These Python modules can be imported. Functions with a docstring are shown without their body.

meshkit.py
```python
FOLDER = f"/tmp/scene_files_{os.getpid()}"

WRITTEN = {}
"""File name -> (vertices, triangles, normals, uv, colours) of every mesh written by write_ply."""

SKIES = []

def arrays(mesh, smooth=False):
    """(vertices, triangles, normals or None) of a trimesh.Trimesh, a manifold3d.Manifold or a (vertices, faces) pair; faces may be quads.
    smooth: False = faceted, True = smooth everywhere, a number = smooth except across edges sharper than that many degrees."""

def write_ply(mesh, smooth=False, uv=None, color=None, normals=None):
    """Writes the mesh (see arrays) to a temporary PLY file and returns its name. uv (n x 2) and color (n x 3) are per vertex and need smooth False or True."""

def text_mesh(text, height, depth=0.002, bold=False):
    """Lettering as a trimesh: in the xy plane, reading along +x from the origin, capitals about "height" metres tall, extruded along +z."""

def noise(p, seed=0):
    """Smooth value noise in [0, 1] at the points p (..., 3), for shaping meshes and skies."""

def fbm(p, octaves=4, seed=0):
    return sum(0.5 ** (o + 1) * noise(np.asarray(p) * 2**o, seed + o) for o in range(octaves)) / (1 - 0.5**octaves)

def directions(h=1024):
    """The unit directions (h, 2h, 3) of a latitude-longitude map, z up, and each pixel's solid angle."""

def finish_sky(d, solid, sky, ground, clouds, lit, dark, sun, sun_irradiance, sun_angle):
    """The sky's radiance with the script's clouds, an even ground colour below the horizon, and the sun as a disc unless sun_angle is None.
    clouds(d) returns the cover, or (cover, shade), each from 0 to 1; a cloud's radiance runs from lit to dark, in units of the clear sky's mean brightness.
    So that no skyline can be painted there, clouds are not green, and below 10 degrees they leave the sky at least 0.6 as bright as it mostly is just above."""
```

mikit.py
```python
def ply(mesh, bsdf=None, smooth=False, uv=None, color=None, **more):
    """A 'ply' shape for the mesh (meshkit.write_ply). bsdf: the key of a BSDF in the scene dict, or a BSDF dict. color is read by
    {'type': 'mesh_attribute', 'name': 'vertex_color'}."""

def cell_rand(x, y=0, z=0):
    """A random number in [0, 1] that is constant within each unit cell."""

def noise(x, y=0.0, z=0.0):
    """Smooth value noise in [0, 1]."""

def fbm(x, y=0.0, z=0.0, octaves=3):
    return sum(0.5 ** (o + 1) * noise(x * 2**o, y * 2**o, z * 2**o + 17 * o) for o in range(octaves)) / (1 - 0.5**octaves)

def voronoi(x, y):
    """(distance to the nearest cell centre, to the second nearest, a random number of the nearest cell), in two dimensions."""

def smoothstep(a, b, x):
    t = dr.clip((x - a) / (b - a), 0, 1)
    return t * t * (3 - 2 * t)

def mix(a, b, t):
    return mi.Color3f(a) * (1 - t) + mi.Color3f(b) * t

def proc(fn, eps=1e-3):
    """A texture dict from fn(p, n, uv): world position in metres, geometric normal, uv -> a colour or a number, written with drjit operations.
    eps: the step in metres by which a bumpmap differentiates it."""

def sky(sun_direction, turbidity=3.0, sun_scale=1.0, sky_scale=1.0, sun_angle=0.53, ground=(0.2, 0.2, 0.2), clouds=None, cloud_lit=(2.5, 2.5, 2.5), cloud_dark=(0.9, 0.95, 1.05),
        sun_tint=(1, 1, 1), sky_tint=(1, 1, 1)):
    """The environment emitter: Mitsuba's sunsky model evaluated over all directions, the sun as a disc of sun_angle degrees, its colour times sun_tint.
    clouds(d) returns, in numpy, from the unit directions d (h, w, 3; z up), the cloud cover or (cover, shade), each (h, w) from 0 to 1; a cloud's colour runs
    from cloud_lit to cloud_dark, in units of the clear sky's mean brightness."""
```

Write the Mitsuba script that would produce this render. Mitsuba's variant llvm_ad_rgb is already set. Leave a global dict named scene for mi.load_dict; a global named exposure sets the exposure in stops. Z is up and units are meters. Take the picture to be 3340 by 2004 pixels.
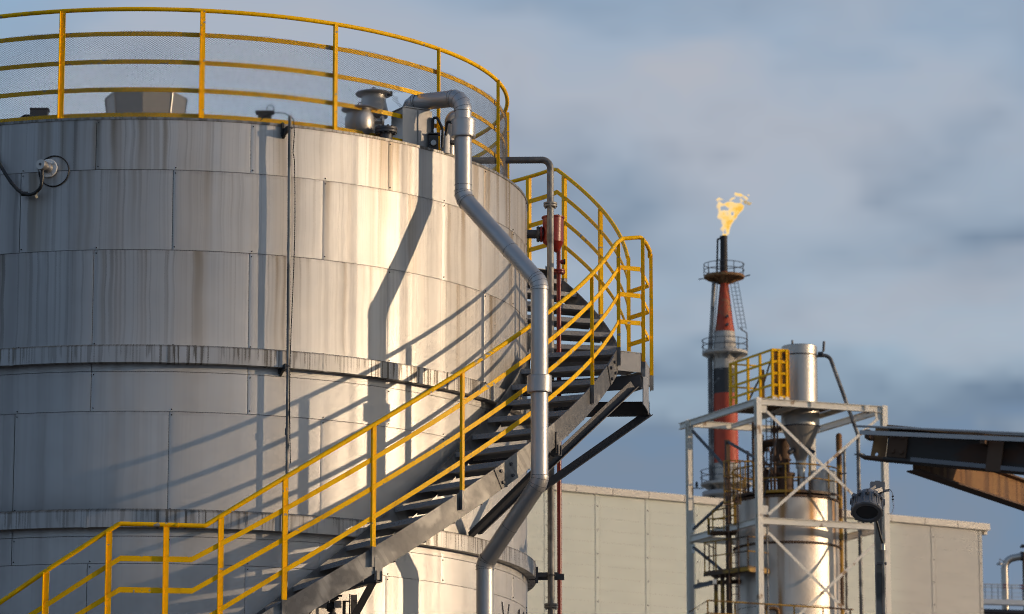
import math, random
import numpy as np
import trimesh
import drjit as dr
import mitsuba as mi
import mikit, meshkit
from mikit import noise, fbm, smoothstep, mix, proc
from trimesh.creation import extrude_polygon
from shapely.geometry import Polygon, Point

scene, labels = {'type': 'scene'}, {}
T4 = mi.ScalarTransform4f
# ------------------------------------------------------------------ camera, sky, exposure
PITCH = math.radians(11.493)
scene['camera'] = {'type': 'thinlens', 'fov': 14.56, 'fov_axis': 'x', 'near_clip': 0.5, 'far_clip': 5000.0,
                   'focus_distance': 37.0, 'aperture_radius': 0.011,
                   'to_world': T4().look_at(origin=[0, 0, 1.7], target=[0, math.cos(PITCH), 1.7 + math.sin(PITCH)], up=[0, 0, 1])}
exposure = 2.75
SUN_AZ, SUN_EL = math.radians(80.0), math.radians(8.0)
SUN = [math.sin(SUN_AZ) * math.cos(SUN_EL), -math.cos(SUN_AZ) * math.cos(SUN_EL), math.sin(SUN_EL)]


def clouds(d):
    a = np.arctan2(d[..., 0], d[..., 1])
    e = np.arcsin(np.clip(d[..., 2], -1, 1))
    p = np.stack([np.cos(a) * 5.0, np.sin(a) * 5.0, e * 9.0], -1)
    w = meshkit.fbm(p * 2.3 + 3.1, 5, 11) - 0.5
    w2 = meshkit.fbm(p * 2.3 + 31.7, 5, 12) - 0.5
    q = p + np.stack([w, w2 * 0.6, w2 * 0.8], -1) * 0.55
    big = meshkit.fbm(q * 0.9 + [2.35, 0.2, 0.55], 4, 3)
    fine = meshkit.fbm(q * [4.4, 4.4, 5.6] + 7.7, 6, 5)
    puff = np.clip((meshkit.fbm(q * [2.6, 2.6, 4.2] + 525.27, 6, 7) - 0.58) / 0.12, 0, 1)
    layer = np.exp(-((e - 0.240 + 0.14 * w2) / 0.034) ** 2)                                  # a lit veil of thin cloud
    cover = np.clip(0.20 + layer * (0.10 + 0.85 * big) + 0.75 * (fine - 0.5) + 0.30 * puff, 0, 0.92)
    shade = np.clip(0.60 - 0.80 * layer + 1.5 * (fine - 0.5) - 0.30 * puff, 0, 1)
    bank = np.clip((0.233 - e + 0.10 * (fine - 0.5) + 0.16 * w) / 0.06, 0, 1)                 # a grey-blue bank low over the horizon
    return np.maximum(cover, 0.97 * bank), np.clip(shade * (1 - bank) + bank * (1.02 + 0.8 * np.minimum(fine - 0.5, 0) - 0.42 * puff), 0, 1)


scene['sky'] = mikit.sky(SUN, turbidity=4.0, sun_scale=0.60, sun_tint=(0.80, 1.08, 2.5), sky_scale=1.10, sky_tint=(0.92, 1.0, 1.26), clouds=clouds,
                         cloud_lit=(1.20, 1.25, 1.40), cloud_dark=(0.37, 0.54, 0.79), ground=(0.10, 0.095, 0.09))

# ------------------------------------------------------------------ helpers
TANK_X, TANK_Y, R = -3.452, 39.035, 3.6


def lab(key, text, cat=None, group=None, kind=None):
    labels[key] = {k: v for k, v in (('label', text), ('category', cat), ('group', group), ('kind', kind)) if v}


_used = {}


def fresh(base):
    n = _used.get(base, -1) + 1
    _used[base] = n
    return base if n == 0 else '%s_%03d' % (base, n)


def add(parent, name, mesh, mat, smooth=False, label=None, kind=None):
    key = fresh(parent + '__' + name if parent else name)
    if isinstance(mesh, list):
        mesh = trimesh.util.concatenate(mesh)
    scene[key] = mikit.ply(mesh, mat, smooth=smooth)
    if label or kind:
        lab(key, label, kind=kind)
    return key


def addd(parent, name, d, **more):
    key = fresh(parent + '__' + name)
    scene[key] = {**d, **more}
    return key


def V(*a):
    return np.array(a, float)


def unit(v):
    v = np.asarray(v, float)
    return v / np.linalg.norm(v)


def tp(th, r, z):
    t = math.radians(th)
    return V(TANK_X + r * math.sin(t), TANK_Y - r * math.cos(t), z)


def rad(th):
    t = math.radians(th)
    return V(math.sin(t), -math.cos(t), 0)


def tang(th):
    t = math.radians(th)
    return V(math.cos(t), math.sin(t), 0)


def tube(pts, r, n=14, closed=False):
    P = np.asarray(pts, float)
    m = len(P)
    nxt = np.roll(P, -1, 0) - P if closed else np.diff(P, axis=0)
    D = nxt / np.linalg.norm(nxt, axis=1, keepdims=True)
    ref = V(0, 0, 1) if abs(D[0][2]) < 0.9 else V(1, 0, 0)
    u = unit(np.cross(D[0], ref))
    rs = np.full(m, r, float) if np.isscalar(r) else np.asarray(r, float)
    ang = np.arange(n) / n * 2 * math.pi
    rings = []
    for i in range(m):
        d = D[min(i, len(D) - 1)]
        dp = D[i - 1] if (i > 0 or closed) else d
        u = unit(u - d * (u @ d))
        v = np.cross(d, u)
        off = (np.cos(ang)[:, None] * u + np.sin(ang)[:, None] * v) * rs[i]
        t = d + dp
        if np.linalg.norm(t) > 1e-6:
            t = unit(t)
            off = off - d * ((off @ t) / (d @ t))[:, None]
        rings.append(P[i] + off)
    v = np.vstack(rings)
    f = []
    k = m if closed else m - 1
    for i in range(k):
        a, b = i * n, ((i + 1) % m) * n
        for j in range(n):
            j2 = (j + 1) % n
            f += [[a + j, a + j2, b + j2], [a + j, b + j2, b + j]]
    if not closed:
        v = np.vstack([v, P[0], P[-1]])
        c0, c1 = len(v) - 2, len(v) - 1
        e = (m - 1) * n
        for j in range(n):
            f += [[c0, (j + 1) % n, j], [c1, e + j, e + (j + 1) % n]]
    mesh = trimesh.Trimesh(v, np.array(f), process=False)
    return mesh


def fillet(pts, rad_, k=6):
    P = [np.asarray(p, float) for p in pts]
    out = [P[0]]
    for a, b, c in zip(P[:-2], P[1:-1], P[2:]):
        d0, d1 = unit(a - b), unit(c - b)
        half = math.acos(np.clip(d0 @ d1, -1, 1)) / 2
        L = min(rad_ / math.tan(half), 0.48 * np.linalg.norm(a - b), 0.48 * np.linalg.norm(c - b))
        rr = L * math.tan(half)
        ctr = b + unit(d0 + d1) * rr / math.sin(half)
        s, e = b + d0 * L - ctr, b + d1 * L - ctr
        w = math.acos(np.clip(unit(s) @ unit(e), -1, 1))
        for i in range(k + 1):
            t = i / k
            out.append(ctr + (math.sin((1 - t) * w) * s + math.sin(t * w) * e) / math.sin(w))
    out.append(P[-1])
    return out


def prism(poly, p0, p1, up=(0, 0, 1)):
    p0, p1 = np.asarray(p0, float), np.asarray(p1, float)
    d = p1 - p0
    L = np.linalg.norm(d)
    d = d / L
    up = np.asarray(up, float)
    if abs(d @ up) > 0.999:
        up = V(0, 1, 0)
    y = unit(up - d * (up @ d))
    x = np.cross(y, d)
    m = extrude_polygon(poly if isinstance(poly, Polygon) else Polygon(poly), L, engine='earcut')
    M = np.eye(4)
    M[:3, 0], M[:3, 1], M[:3, 2], M[:3, 3] = x, y, d, p0
    m.apply_transform(M)
    return m


def bar(p0, p1, w, h, up=(0, 0, 1)):
    return prism([(-w / 2, -h / 2), (w / 2, -h / 2), (w / 2, h / 2), (-w / 2, h / 2)], p0, p1, up)


def ibeam(p0, p1, h, b, tw=0.008, tf=0.012, up=(0, 0, 1)):
    a, c, t = b / 2, h / 2, tw / 2
    return prism([(-a, -c), (a, -c), (a, -c + tf), (t, -c + tf), (t, c - tf), (a, c - tf), (a, c), (-a, c), (-a, c - tf), (-t, c - tf), (-t, -c + tf), (-a, -c + tf)], p0, p1, up)


def angle_bar(p0, p1, a=0.05, t=0.006, up=(0, 0, 1), flip=1):
    return prism([(0, 0), (a * flip, 0), (a * flip, t), (t * flip, t), (t * flip, a), (0, a)][::flip], p0, p1, up)


def channel(p0, p1, w, d, t=0.006, up=(0, 0, 1)):
    a = w / 2
    return prism([(-a, 0), (a, 0), (a, d), (a - t, d), (a - t, t), (-a + t, t), (-a + t, d), (-a, d)], p0, p1, up)


def box(c, size, ax=None):
    m = trimesh.creation.box(size)
    M = np.eye(4)
    if ax is not None:
        M[:3, :3] = np.array(ax).T
    M[:3, 3] = c
    m.apply_transform(M)
    return m


def lathe(prof, origin, axis=(0, 0, 1), n=32, close=True):
    prof = [(max(r, 1e-4), z) for r, z in prof]
    m = len(prof)
    a = np.arange(n) / n * 2 * math.pi
    v = np.vstack([np.stack([r * np.cos(a), r * np.sin(a), np.full(n, z)], 1) for r, z in prof])
    f = []
    for i in range(m - 1):
        for j in range(n):
            j2 = (j + 1) % n
            A, B = i * n, (i + 1) * n
            f += [[A + j, A + j2, B + j2], [A + j, B + j2, B + j]]
    if close:
        v = np.vstack([v, [0, 0, prof[0][1]], [0, 0, prof[-1][1]]])
        for j in range(n):
            f += [[len(v) - 2, (j + 1) % n, j], [len(v) - 1, (m - 1) * n + j, (m - 1) * n + (j + 1) % n]]
    z = unit(axis)
    x = unit(np.cross([0, 1, 0] if abs(z[1]) < 0.9 else [1, 0, 0], z))
    M = np.eye(4)
    M[:3, 0], M[:3, 1], M[:3, 2], M[:3, 3] = x, np.cross(z, x), z, origin
    mesh = trimesh.Trimesh(v, np.array(f), process=False)
    mesh.apply_transform(M)
    return mesh


def cyl(p0, p1, r, n=20):
    p0, p1 = np.asarray(p0, float), np.asarray(p1, float)
    return lathe([(r, 0), (r, np.linalg.norm(p1 - p0))], p0, p1 - p0, n)


def torus(c, axis, Rr, r, n=28, k=6):
    z = unit(axis)
    x = unit(np.cross([0, 1, 0] if abs(z[1]) < 0.9 else [1, 0, 0], z))
    y = np.cross(z, x)
    a = np.arange(n) / n * 2 * math.pi
    return tube([np.asarray(c) + Rr * (math.cos(t) * x + math.sin(t) * y) for t in a], r, k, closed=True)


def arc(profile, ths, zoff=None):
    """Sweeps the closed (r, z) profile round the tank axis along the angles; zoff lifts each station."""
    ths = np.asarray(ths, float)
    k, m = len(profile), len(ths)
    t = np.radians(ths)
    zo = np.zeros(m) if zoff is None else np.asarray(zoff, float)
    v = np.zeros((m, k, 3))
    for j, (r, z) in enumerate(profile):
        v[:, j, 0] = TANK_X + r * np.sin(t)
        v[:, j, 1] = TANK_Y - r * np.cos(t)
        v[:, j, 2] = z + zo
    f = []
    full = abs(ths[-1] - ths[0]) >= 359.99
    for i in range(m - 1):
        for j in range(k):
            j2 = (j + 1) % k
            f += [[i * k + j, i * k + j2, (i + 1) * k + j2], [i * k + j, (i + 1) * k + j2, (i + 1) * k + j]]
    if not full:
        for j in range(1, k - 1):
            f += [[0, j + 1, j], [(m - 1) * k, (m - 1) * k + j, (m - 1) * k + j + 1]]
    mesh = trimesh.Trimesh(v.reshape(-1, 3), np.array(f), process=False)
    return mesh


def rect(r0, r1, z0, z1):
    return [(r0, z0), (r1, z0), (r1, z1), (r0, z1)]


def arctube(r, ths, zs, rad_, n=12):
    return tube([tp(t, r, z) for t, z in zip(ths, zs)], rad_, n)


def flange(c, axis, r, t, nb, rb, hb, n=28):
    """Disc flange with nb bolts on it, as (disc, bolts)."""
    z = unit(axis)
    x = unit(np.cross([0, 1, 0] if abs(z[1]) < 0.9 else [1, 0, 0], z))
    y = np.cross(z, x)
    c = np.asarray(c, float)
    disc = lathe([(r - 0.002, 0), (r, 0.002), (r, t - 0.002), (r - 0.002, t)], c, z, n)
    bolts = []
    for i in range(nb):
        a = 2 * math.pi * (i + 0.5) / nb
        p = c + (x * math.cos(a) + y * math.sin(a)) * r * 0.8
        bolts.append(cyl(p - z * hb, p + z * (t + hb), rb, 6))
    return disc, trimesh.util.concatenate(bolts)


# ------------------------------------------------------------------ materials
def two(b):
    return {'type': 'twosided', 'bsdf': b}


def pri(color, rough=0.5, metal=0.0, spec=0.5, **kw):
    c = {'type': 'rgb', 'value': list(color)} if not isinstance(color, dict) else color
    return two({'type': 'principled', 'base_color': c, 'roughness': rough, 'metallic': metal, 'specular': spec, **kw})


def tank_ts(p):
    ang = dr.atan2(p.x - TANK_X, TANK_Y - p.y)
    return ang * R, p.z


def row_of(z):
    """(row number, height below the seam above) of a point on the cladding."""
    k = dr.select(z > 10.18, 0.0, dr.select(z > 9.435, 1.0, dr.select(z > 8.56, 2.0, dr.select(z > 7.951, 3.0, dr.select(z > 7.07, 4.0, 5.0)))))
    h = dr.select(z > 10.18, 10.67 - z, dr.select(z > 9.435, 10.18 - z, dr.select(z > 8.56, 9.435 - z, dr.select(z > 7.951, 8.38 - z, dr.select(z > 7.07, 7.951 - z, 6.88 - z)))))
    return k, h


def streak_field(s, z):
    """Rain streaks running down the cladding; each row has its own."""
    k, h = row_of(z)
    run = 0.35 + 1.3 * noise(s * 14.0, k * 3.7, 2.0)                       # how far a streak runs down
    fall = dr.exp(-h / run * 1.2)
    wob = noise(s * 5.0, z * 4.0, 3.0) * 0.02
    broad = smoothstep(0.36, 0.92, fbm(s * 2.0 + 3.0, k * 0.35, 1.7))
    mid = smoothstep(0.46, 0.90, fbm((s + wob) * 13.0, k * 1.3 + z * 0.10, 5.1))
    thin = smoothstep(0.56, 0.80, noise((s + wob) * 52.0, k * 5.0 + z * 0.25, 2.2))
    hair = smoothstep(0.50, 0.9, noise((s + wob) * 130.0, k * 5.0 + z * 0.5, 9.2))
    return broad, mid, thin, hair, fall


def clad_color(p, n, uv):
    s, z = tank_ts(p)
    k, h = row_of(z)
    broad, mid, thin, hair, fall = streak_field(s, z)
    up = smoothstep(8.3, 8.7, z)                       # the rows above the upper band are the dirtiest
    left = smoothstep(0.9, -1.3, s)                    # shaded side: shade painted into the base, dark dirt streaks heavier
    right = smoothstep(3.0, 4.4, s)
    brown = dr.clip((mid * (0.9 + right * 0.3) + broad * (0.3 + 0.3 * right) + right * 0.25) * (0.15 + 0.85 * fall) * (0.15 + 0.85 * up), 0, 1)
    fine = (thin * 0.40 + hair * 0.30) * (0.12 + 0.88 * up) * (0.25 + 0.75 * fall) * (0.45 + 0.55 * broad)
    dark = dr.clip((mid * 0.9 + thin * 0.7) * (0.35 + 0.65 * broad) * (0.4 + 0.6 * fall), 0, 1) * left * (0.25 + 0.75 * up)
    grime = smoothstep(0.05, 0.0, h) * 0.25 * noise(s * 20.0, k, 4.0)
    base = mix((0.655, 0.64, 0.61), (0.595, 0.58, 0.555), noise(s * 0.7, z * 1.3, 3.0))
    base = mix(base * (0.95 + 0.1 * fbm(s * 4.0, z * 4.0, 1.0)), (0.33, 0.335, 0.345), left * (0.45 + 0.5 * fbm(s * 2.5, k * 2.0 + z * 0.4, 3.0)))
    c = mix(base, (0.29, 0.225, 0.15), dr.clip(brown * 0.95, 0, 0.85))
    c = mix(c, (0.22, 0.185, 0.145), dr.clip(fine * 0.95 + grime, 0, 1))
    foot_dark = dr.exp(-dr.maximum(z - 7.03, 0.0) / 0.11) * dr.select(z > 7.03, 1.0, 0.0) * smoothstep(0.6, 0.25, z - 7.03) * smoothstep(1.6, -0.6, s + 0.8 * noise(s * 3.0, z * 6.0, 1.0))  # darker just above the lower band, fading upward and to the right
    return mix(c, (0.085, 0.085, 0.09), dr.clip(dark * 0.9 + foot_dark * 0.6, 0, 1))


def clad_rough(p, n, uv):
    s, z = tank_ts(p)
    return 0.51 + 0.08 * fbm(s * 3.0, z * 1.2, 6.0) + 0.10 * smoothstep(0.45, 0.8, fbm(s * 9.0, z * 0.22 + 4.0, 5.1))


def clad_bump(p, n, uv):
    s, z = tank_ts(p)
    return fbm(s * 1.25 + z * 0.8, z * 1.6 - s * 0.7, 8.0) * 0.9 + noise(s * 60.0, z * 5.0, 1.0) * 0.010


def band_color(p, n, uv):
    s, z = tank_ts(p)
    h = dr.select(z > 7.7, 8.54 - z, 7.04 - z)
    v = smoothstep(0.40, 0.80, noise(s * 85.0, z * 0.5, 3.0))
    w = smoothstep(0.45, 0.75, noise(s * 30.0, z * 0.9, 7.0))
    big = smoothstep(0.3, 0.65, fbm(s * 2.0, 1.0, 4.0))
    reach = 0.05 + 0.20 * noise(s * 60.0, 3.0, 1.0)
    drip = smoothstep(0.04, -0.04, h - reach)
    base = mix((0.56, 0.55, 0.535), (0.47, 0.455, 0.43), noise(s * 8.0, z * 4.0, 2.0))
    base = mix(base, (0.36, 0.365, 0.375), smoothstep(0.9, -1.3, s) * 0.7)  # shade of the left side painted into the band colour too
    return mix(base, (0.13, 0.115, 0.095), dr.clip(drip * v * (0.35 + 0.55 * big) + w * big * 0.35 + smoothstep(0.02, 0.0, h) * 0.5, 0, 0.9))


def galv_color(p, n, uv):
    d1, d2, r = mikit.voronoi((p.x + p.y * 0.7) * 26.0, (p.z + p.y * 0.3) * 26.0)
    blot = smoothstep(0.44, 0.60, fbm(p.x * 3.1 + p.y * 2.3, p.z * 3.7, p.y * 1.3, octaves=4))
    scr = smoothstep(0.60, 0.75, noise((p.x + p.z * 0.6) * 40.0, (p.z - p.x * 0.6) * 4.0, p.y))
    c = mix((0.12, 0.118, 0.115), (0.17, 0.166, 0.16), r * 0.6)
    c = mix(c, (0.33, 0.32, 0.295), blot * 0.9)
    return mix(c, (0.13, 0.125, 0.12), scr * 0.35)


def galv_rough(p, n, uv):
    return 0.42 + 0.2 * fbm(p.x * 3.1 + p.y * 2.3, p.z * 3.7, p.y * 1.3, octaves=4)


def yellow_color(p, n, uv):
    w = fbm(p.x * 5.0 + p.y * 3.0, p.z * 4.0, p.y * 2.0)
    chip = smoothstep(0.735, 0.76, noise(p.x * 30.0, p.y * 30.0, p.z * 30.0) * 0.6 + fbm(p.x * 4.0, p.y * 4.0, p.z * 5.0) * 0.4)
    c = mix((0.90, 0.475, 0.001), (0.95, 0.53, 0.002), w)
    wx, wy, wz = p.x - WORN[0], p.y - WORN[1], p.z - WORN[2]          # a rubbed patch on the stair handrail
    rub = smoothstep(0.24, 0.10, dr.sqrt(wx * wx + wy * wy + wz * wz) + 0.10 * noise(p.x * 40.0, p.y * 40.0, p.z * 40.0))
    grime = smoothstep(0.60, 0.80, fbm(p.x * 9.0 + 3.0, p.y * 9.0, p.z * 3.0, octaves=4))
    c = mix(c, (0.40, 0.20, 0.012), grime * 0.45)
    return mix(c, (0.36, 0.33, 0.27), dr.clip(chip + rub * smoothstep(0.42, 0.55, noise(p.x * 28.0, p.y * 28.0, p.z * 28.0)), 0, 1))


def pipe_color(p, n, uv):
    w = fbm(p.x * 6.0, p.y * 6.0, p.z * 2.2, octaves=4)
    return mix((0.56, 0.545, 0.525), (0.43, 0.42, 0.41), w)


def pipe_rough(p, n, uv):
    return 0.36 + 0.18 * fbm(p.x * 4.0, p.y * 4.0, p.z * 3.0, octaves=3)


def rust_color(p, n, uv):
    w = fbm(p.x * 6.0 + p.y * 4.0, p.z * 1.4, p.y * 2.0, octaves=4)
    st = noise((p.x + p.y) * 22.0, p.z * 1.0, 3.0)
    c = mix((0.17, 0.070, 0.022), (0.31, 0.18, 0.07), w)
    return mix(c, (0.085, 0.04, 0.02), smoothstep(0.5, 0.85, st) * 0.7)


def canopy_color(p, n, uv):
    w = smoothstep(0.45, 0.62, fbm(p.x * 5.0 + p.y * 3.0, p.z * 9.0, p.y * 2.0, octaves=4))
    return mix((0.042, 0.037, 0.032), (0.07, 0.028, 0.010), w)


def rusty_yellow(p, n, uv):
    w = smoothstep(0.42, 0.62, fbm(p.x * 1.9 + p.y * 1.3, p.z * 2.3, p.y * 0.9, octaves=4))
    return mix((0.40, 0.215, 0.018), (0.07, 0.035, 0.015), w)


def cream_color(p, n, uv):
    w = fbm(p.x * 1.3 + p.y * 1.1, p.z * 1.5, p.y * 0.4, octaves=4)
    r = smoothstep(0.66, 0.78, fbm(p.x * 3.0 + p.y * 2.0, p.z * 2.4, 4.0, octaves=4))
    return mix(mix((0.80, 0.76, 0.66), (0.70, 0.66, 0.57), w), (0.26, 0.13, 0.04), r * 0.85)


def stack_color(p, n, uv):
    w = fbm(p.x * 3.0, p.y * 3.0, p.z * 2.2, octaves=4)
    g = smoothstep(0.48, 0.68, fbm(p.x * 1.6 + 4.0, p.y * 1.6, p.z * 2.8, octaves=4))
    red = mix(mix((0.36, 0.040, 0.014), (0.46, 0.065, 0.022), w), (0.20, 0.15, 0.06), g * 0.55 * smoothstep(44.0, 45.0, p.z))
    white = mix((0.46, 0.43, 0.38), (0.25, 0.235, 0.21), g * 0.8)
    black = mix((0.035, 0.034, 0.033), (0.20, 0.19, 0.18), smoothstep(0.55, 0.66, w) * g)
    c = dr.select(p.z > 44.99, red, dr.select(p.z > 42.869, white, dr.select(p.z > 41.46, black, dr.select(p.z > 37.543, red, white))))
    return mi.Color3f(c)


def steel_color(p, n, uv):
    x, y = p.x - VX, p.y - VY
    a = dr.atan2(x, -y) * 2.0
    st = smoothstep(0.60, 0.80, noise(a * 1.9 + 2.6, 0.5, 1.0)) * smoothstep(0.25, 0.7, noise(a * 7.0, p.z * 0.4, 2.0))
    low = smoothstep(0.56, 0.8, fbm(a * 1.2, p.z * 0.8, 4.0))
    c = mix((0.78, 0.70, 0.60), (0.62, 0.55, 0.46), fbm(a * 3.0, p.z * 0.7, 7.0))
    run = smoothstep(27.0, 24.5, p.z) * 0.0 + smoothstep(22.6, 24.2, p.z)
    for a0, wd in ((0.85, 0.16), (2.12, 0.20), (-0.9, 0.10)):
        st = dr.maximum(st, run * dr.exp(-dr.square((a - a0) / (wd * (0.5 + 0.9 * noise(a * 5.0, p.z * 0.8, 1.0))))))
    c = mix(c, (0.36, 0.165, 0.03), dr.clip(st * 0.85, 0, 1))
    return mix(c, (0.20, 0.15, 0.10), low * 0.4)


def building_color(p, n, uv):
    g = noise(p.x * 0.9, p.z * 3.1, 2.0)
    pink = smoothstep(19.5, 21.5, p.x)
    c = mix((0.55, 0.575, 0.50), (0.43, 0.42, 0.385), pink)
    return c * (0.96 + 0.06 * g + 0.05 * fbm(p.x * 0.3, p.z * 0.3, 1.0))


def ground_color(p, n, uv):
    return mix((0.06, 0.058, 0.055), (0.11, 0.105, 0.10), fbm(p.x * 0.3, p.y * 0.3, 1.0, octaves=4))


WORN = tp(43.6, 4.615, 8.49)
VX, VY = 0.0, 0.0        # axis of the process vessel, set where it is built
MATS = {
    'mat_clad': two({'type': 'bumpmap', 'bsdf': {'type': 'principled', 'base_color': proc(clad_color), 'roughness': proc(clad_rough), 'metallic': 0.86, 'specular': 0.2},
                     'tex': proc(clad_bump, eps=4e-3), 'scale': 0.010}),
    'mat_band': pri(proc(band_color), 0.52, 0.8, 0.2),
    'mat_wall': pri((0.15, 0.145, 0.14), 0.7, 0.3),
    'mat_pipe_clad': pri(proc(pipe_color), proc(pipe_rough), 0.82, 0.2),
    'mat_pipe_seam': pri((0.10, 0.10, 0.10), 0.6, 0.5),
    'mat_galv': pri(proc(galv_color), proc(galv_rough), 0.4, 0.3),
    'mat_tread': pri((0.27, 0.275, 0.285), 0.55, 0.35, 0.3),
    'mat_dark_steel': pri((0.07, 0.07, 0.075), 0.5, 0.3),
    'mat_black': pri((0.018, 0.018, 0.018), 0.45),
    'mat_yellow': pri(proc(yellow_color), 0.45, 0.0, 0.12),
    'mat_red': pri((0.20, 0.016, 0.010), 0.35, 0.0, 0.5),
    'mat_stainless': pri((0.56, 0.52, 0.46), 0.46, 1.0),
    'mat_cast': pri((0.42, 0.40, 0.375), 0.42, 0.85),
    'mat_wire': pri((0.20, 0.195, 0.19), 0.6, 0.3),
    'mat_rust': pri(proc(rust_color), 0.8),
    'mat_rusty_yellow': pri(proc(rusty_yellow), 0.6),
    'mat_cream': pri(proc(cream_color), 0.55),
    'mat_stack': pri(proc(stack_color), 0.6),
    'mat_soot': pri((0.022, 0.02, 0.018), 0.7),
    'mat_rusty_steel': pri((0.10, 0.055, 0.03), 0.75),
    'mat_vessel': pri(proc(steel_color), 0.50, 0.85),
    'mat_building': pri(proc(building_color), 0.6),
    'mat_building_gap': pri((0.44, 0.42, 0.37), 0.8),
    'mat_cap': pri((0.58, 0.53, 0.45), 0.5),
    'mat_lamp': pri((0.16, 0.165, 0.175), 0.45, 0.2),
    'mat_glass': pri((0.045, 0.046, 0.05), 0.35),
    'mat_gutter': pri((0.46, 0.455, 0.44), 0.6, 0.0),
    'mat_canopy': pri(proc(canopy_color), 0.7),
    'mat_ground': pri(proc(ground_color), 0.9),
    'mat_roof': pri((0.33, 0.33, 0.33), 0.6, 0.3),
    'mat_white': pri((0.72, 0.70, 0.66), 0.5),
    'mat_tag': pri((0.62, 0.50, 0.30), 0.7),
    'mat_print': pri((0.02, 0.02, 0.022), 0.6),
}
scene.update(MATS)

# ------------------------------------------------------------------ ground
ang = np.arange(64) / 64 * 2 * math.pi
gv = np.vstack([[0, 300, 0], np.stack([1500 * np.cos(ang), 300 + 1500 * np.sin(ang), 0 * ang], 1)])
scene['ground'] = mikit.ply(trimesh.Trimesh(gv, [[0, i + 1, (i + 1) % 64 + 1] for i in range(64)], process=False), 'mat_ground')
lab('ground', 'grey concrete and asphalt yard of the plant', 'ground', kind='structure')
labels['sky'] = {'label': 'soft evening sky with thin clouds', 'category': 'sky', 'kind': 'structure'}

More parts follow.
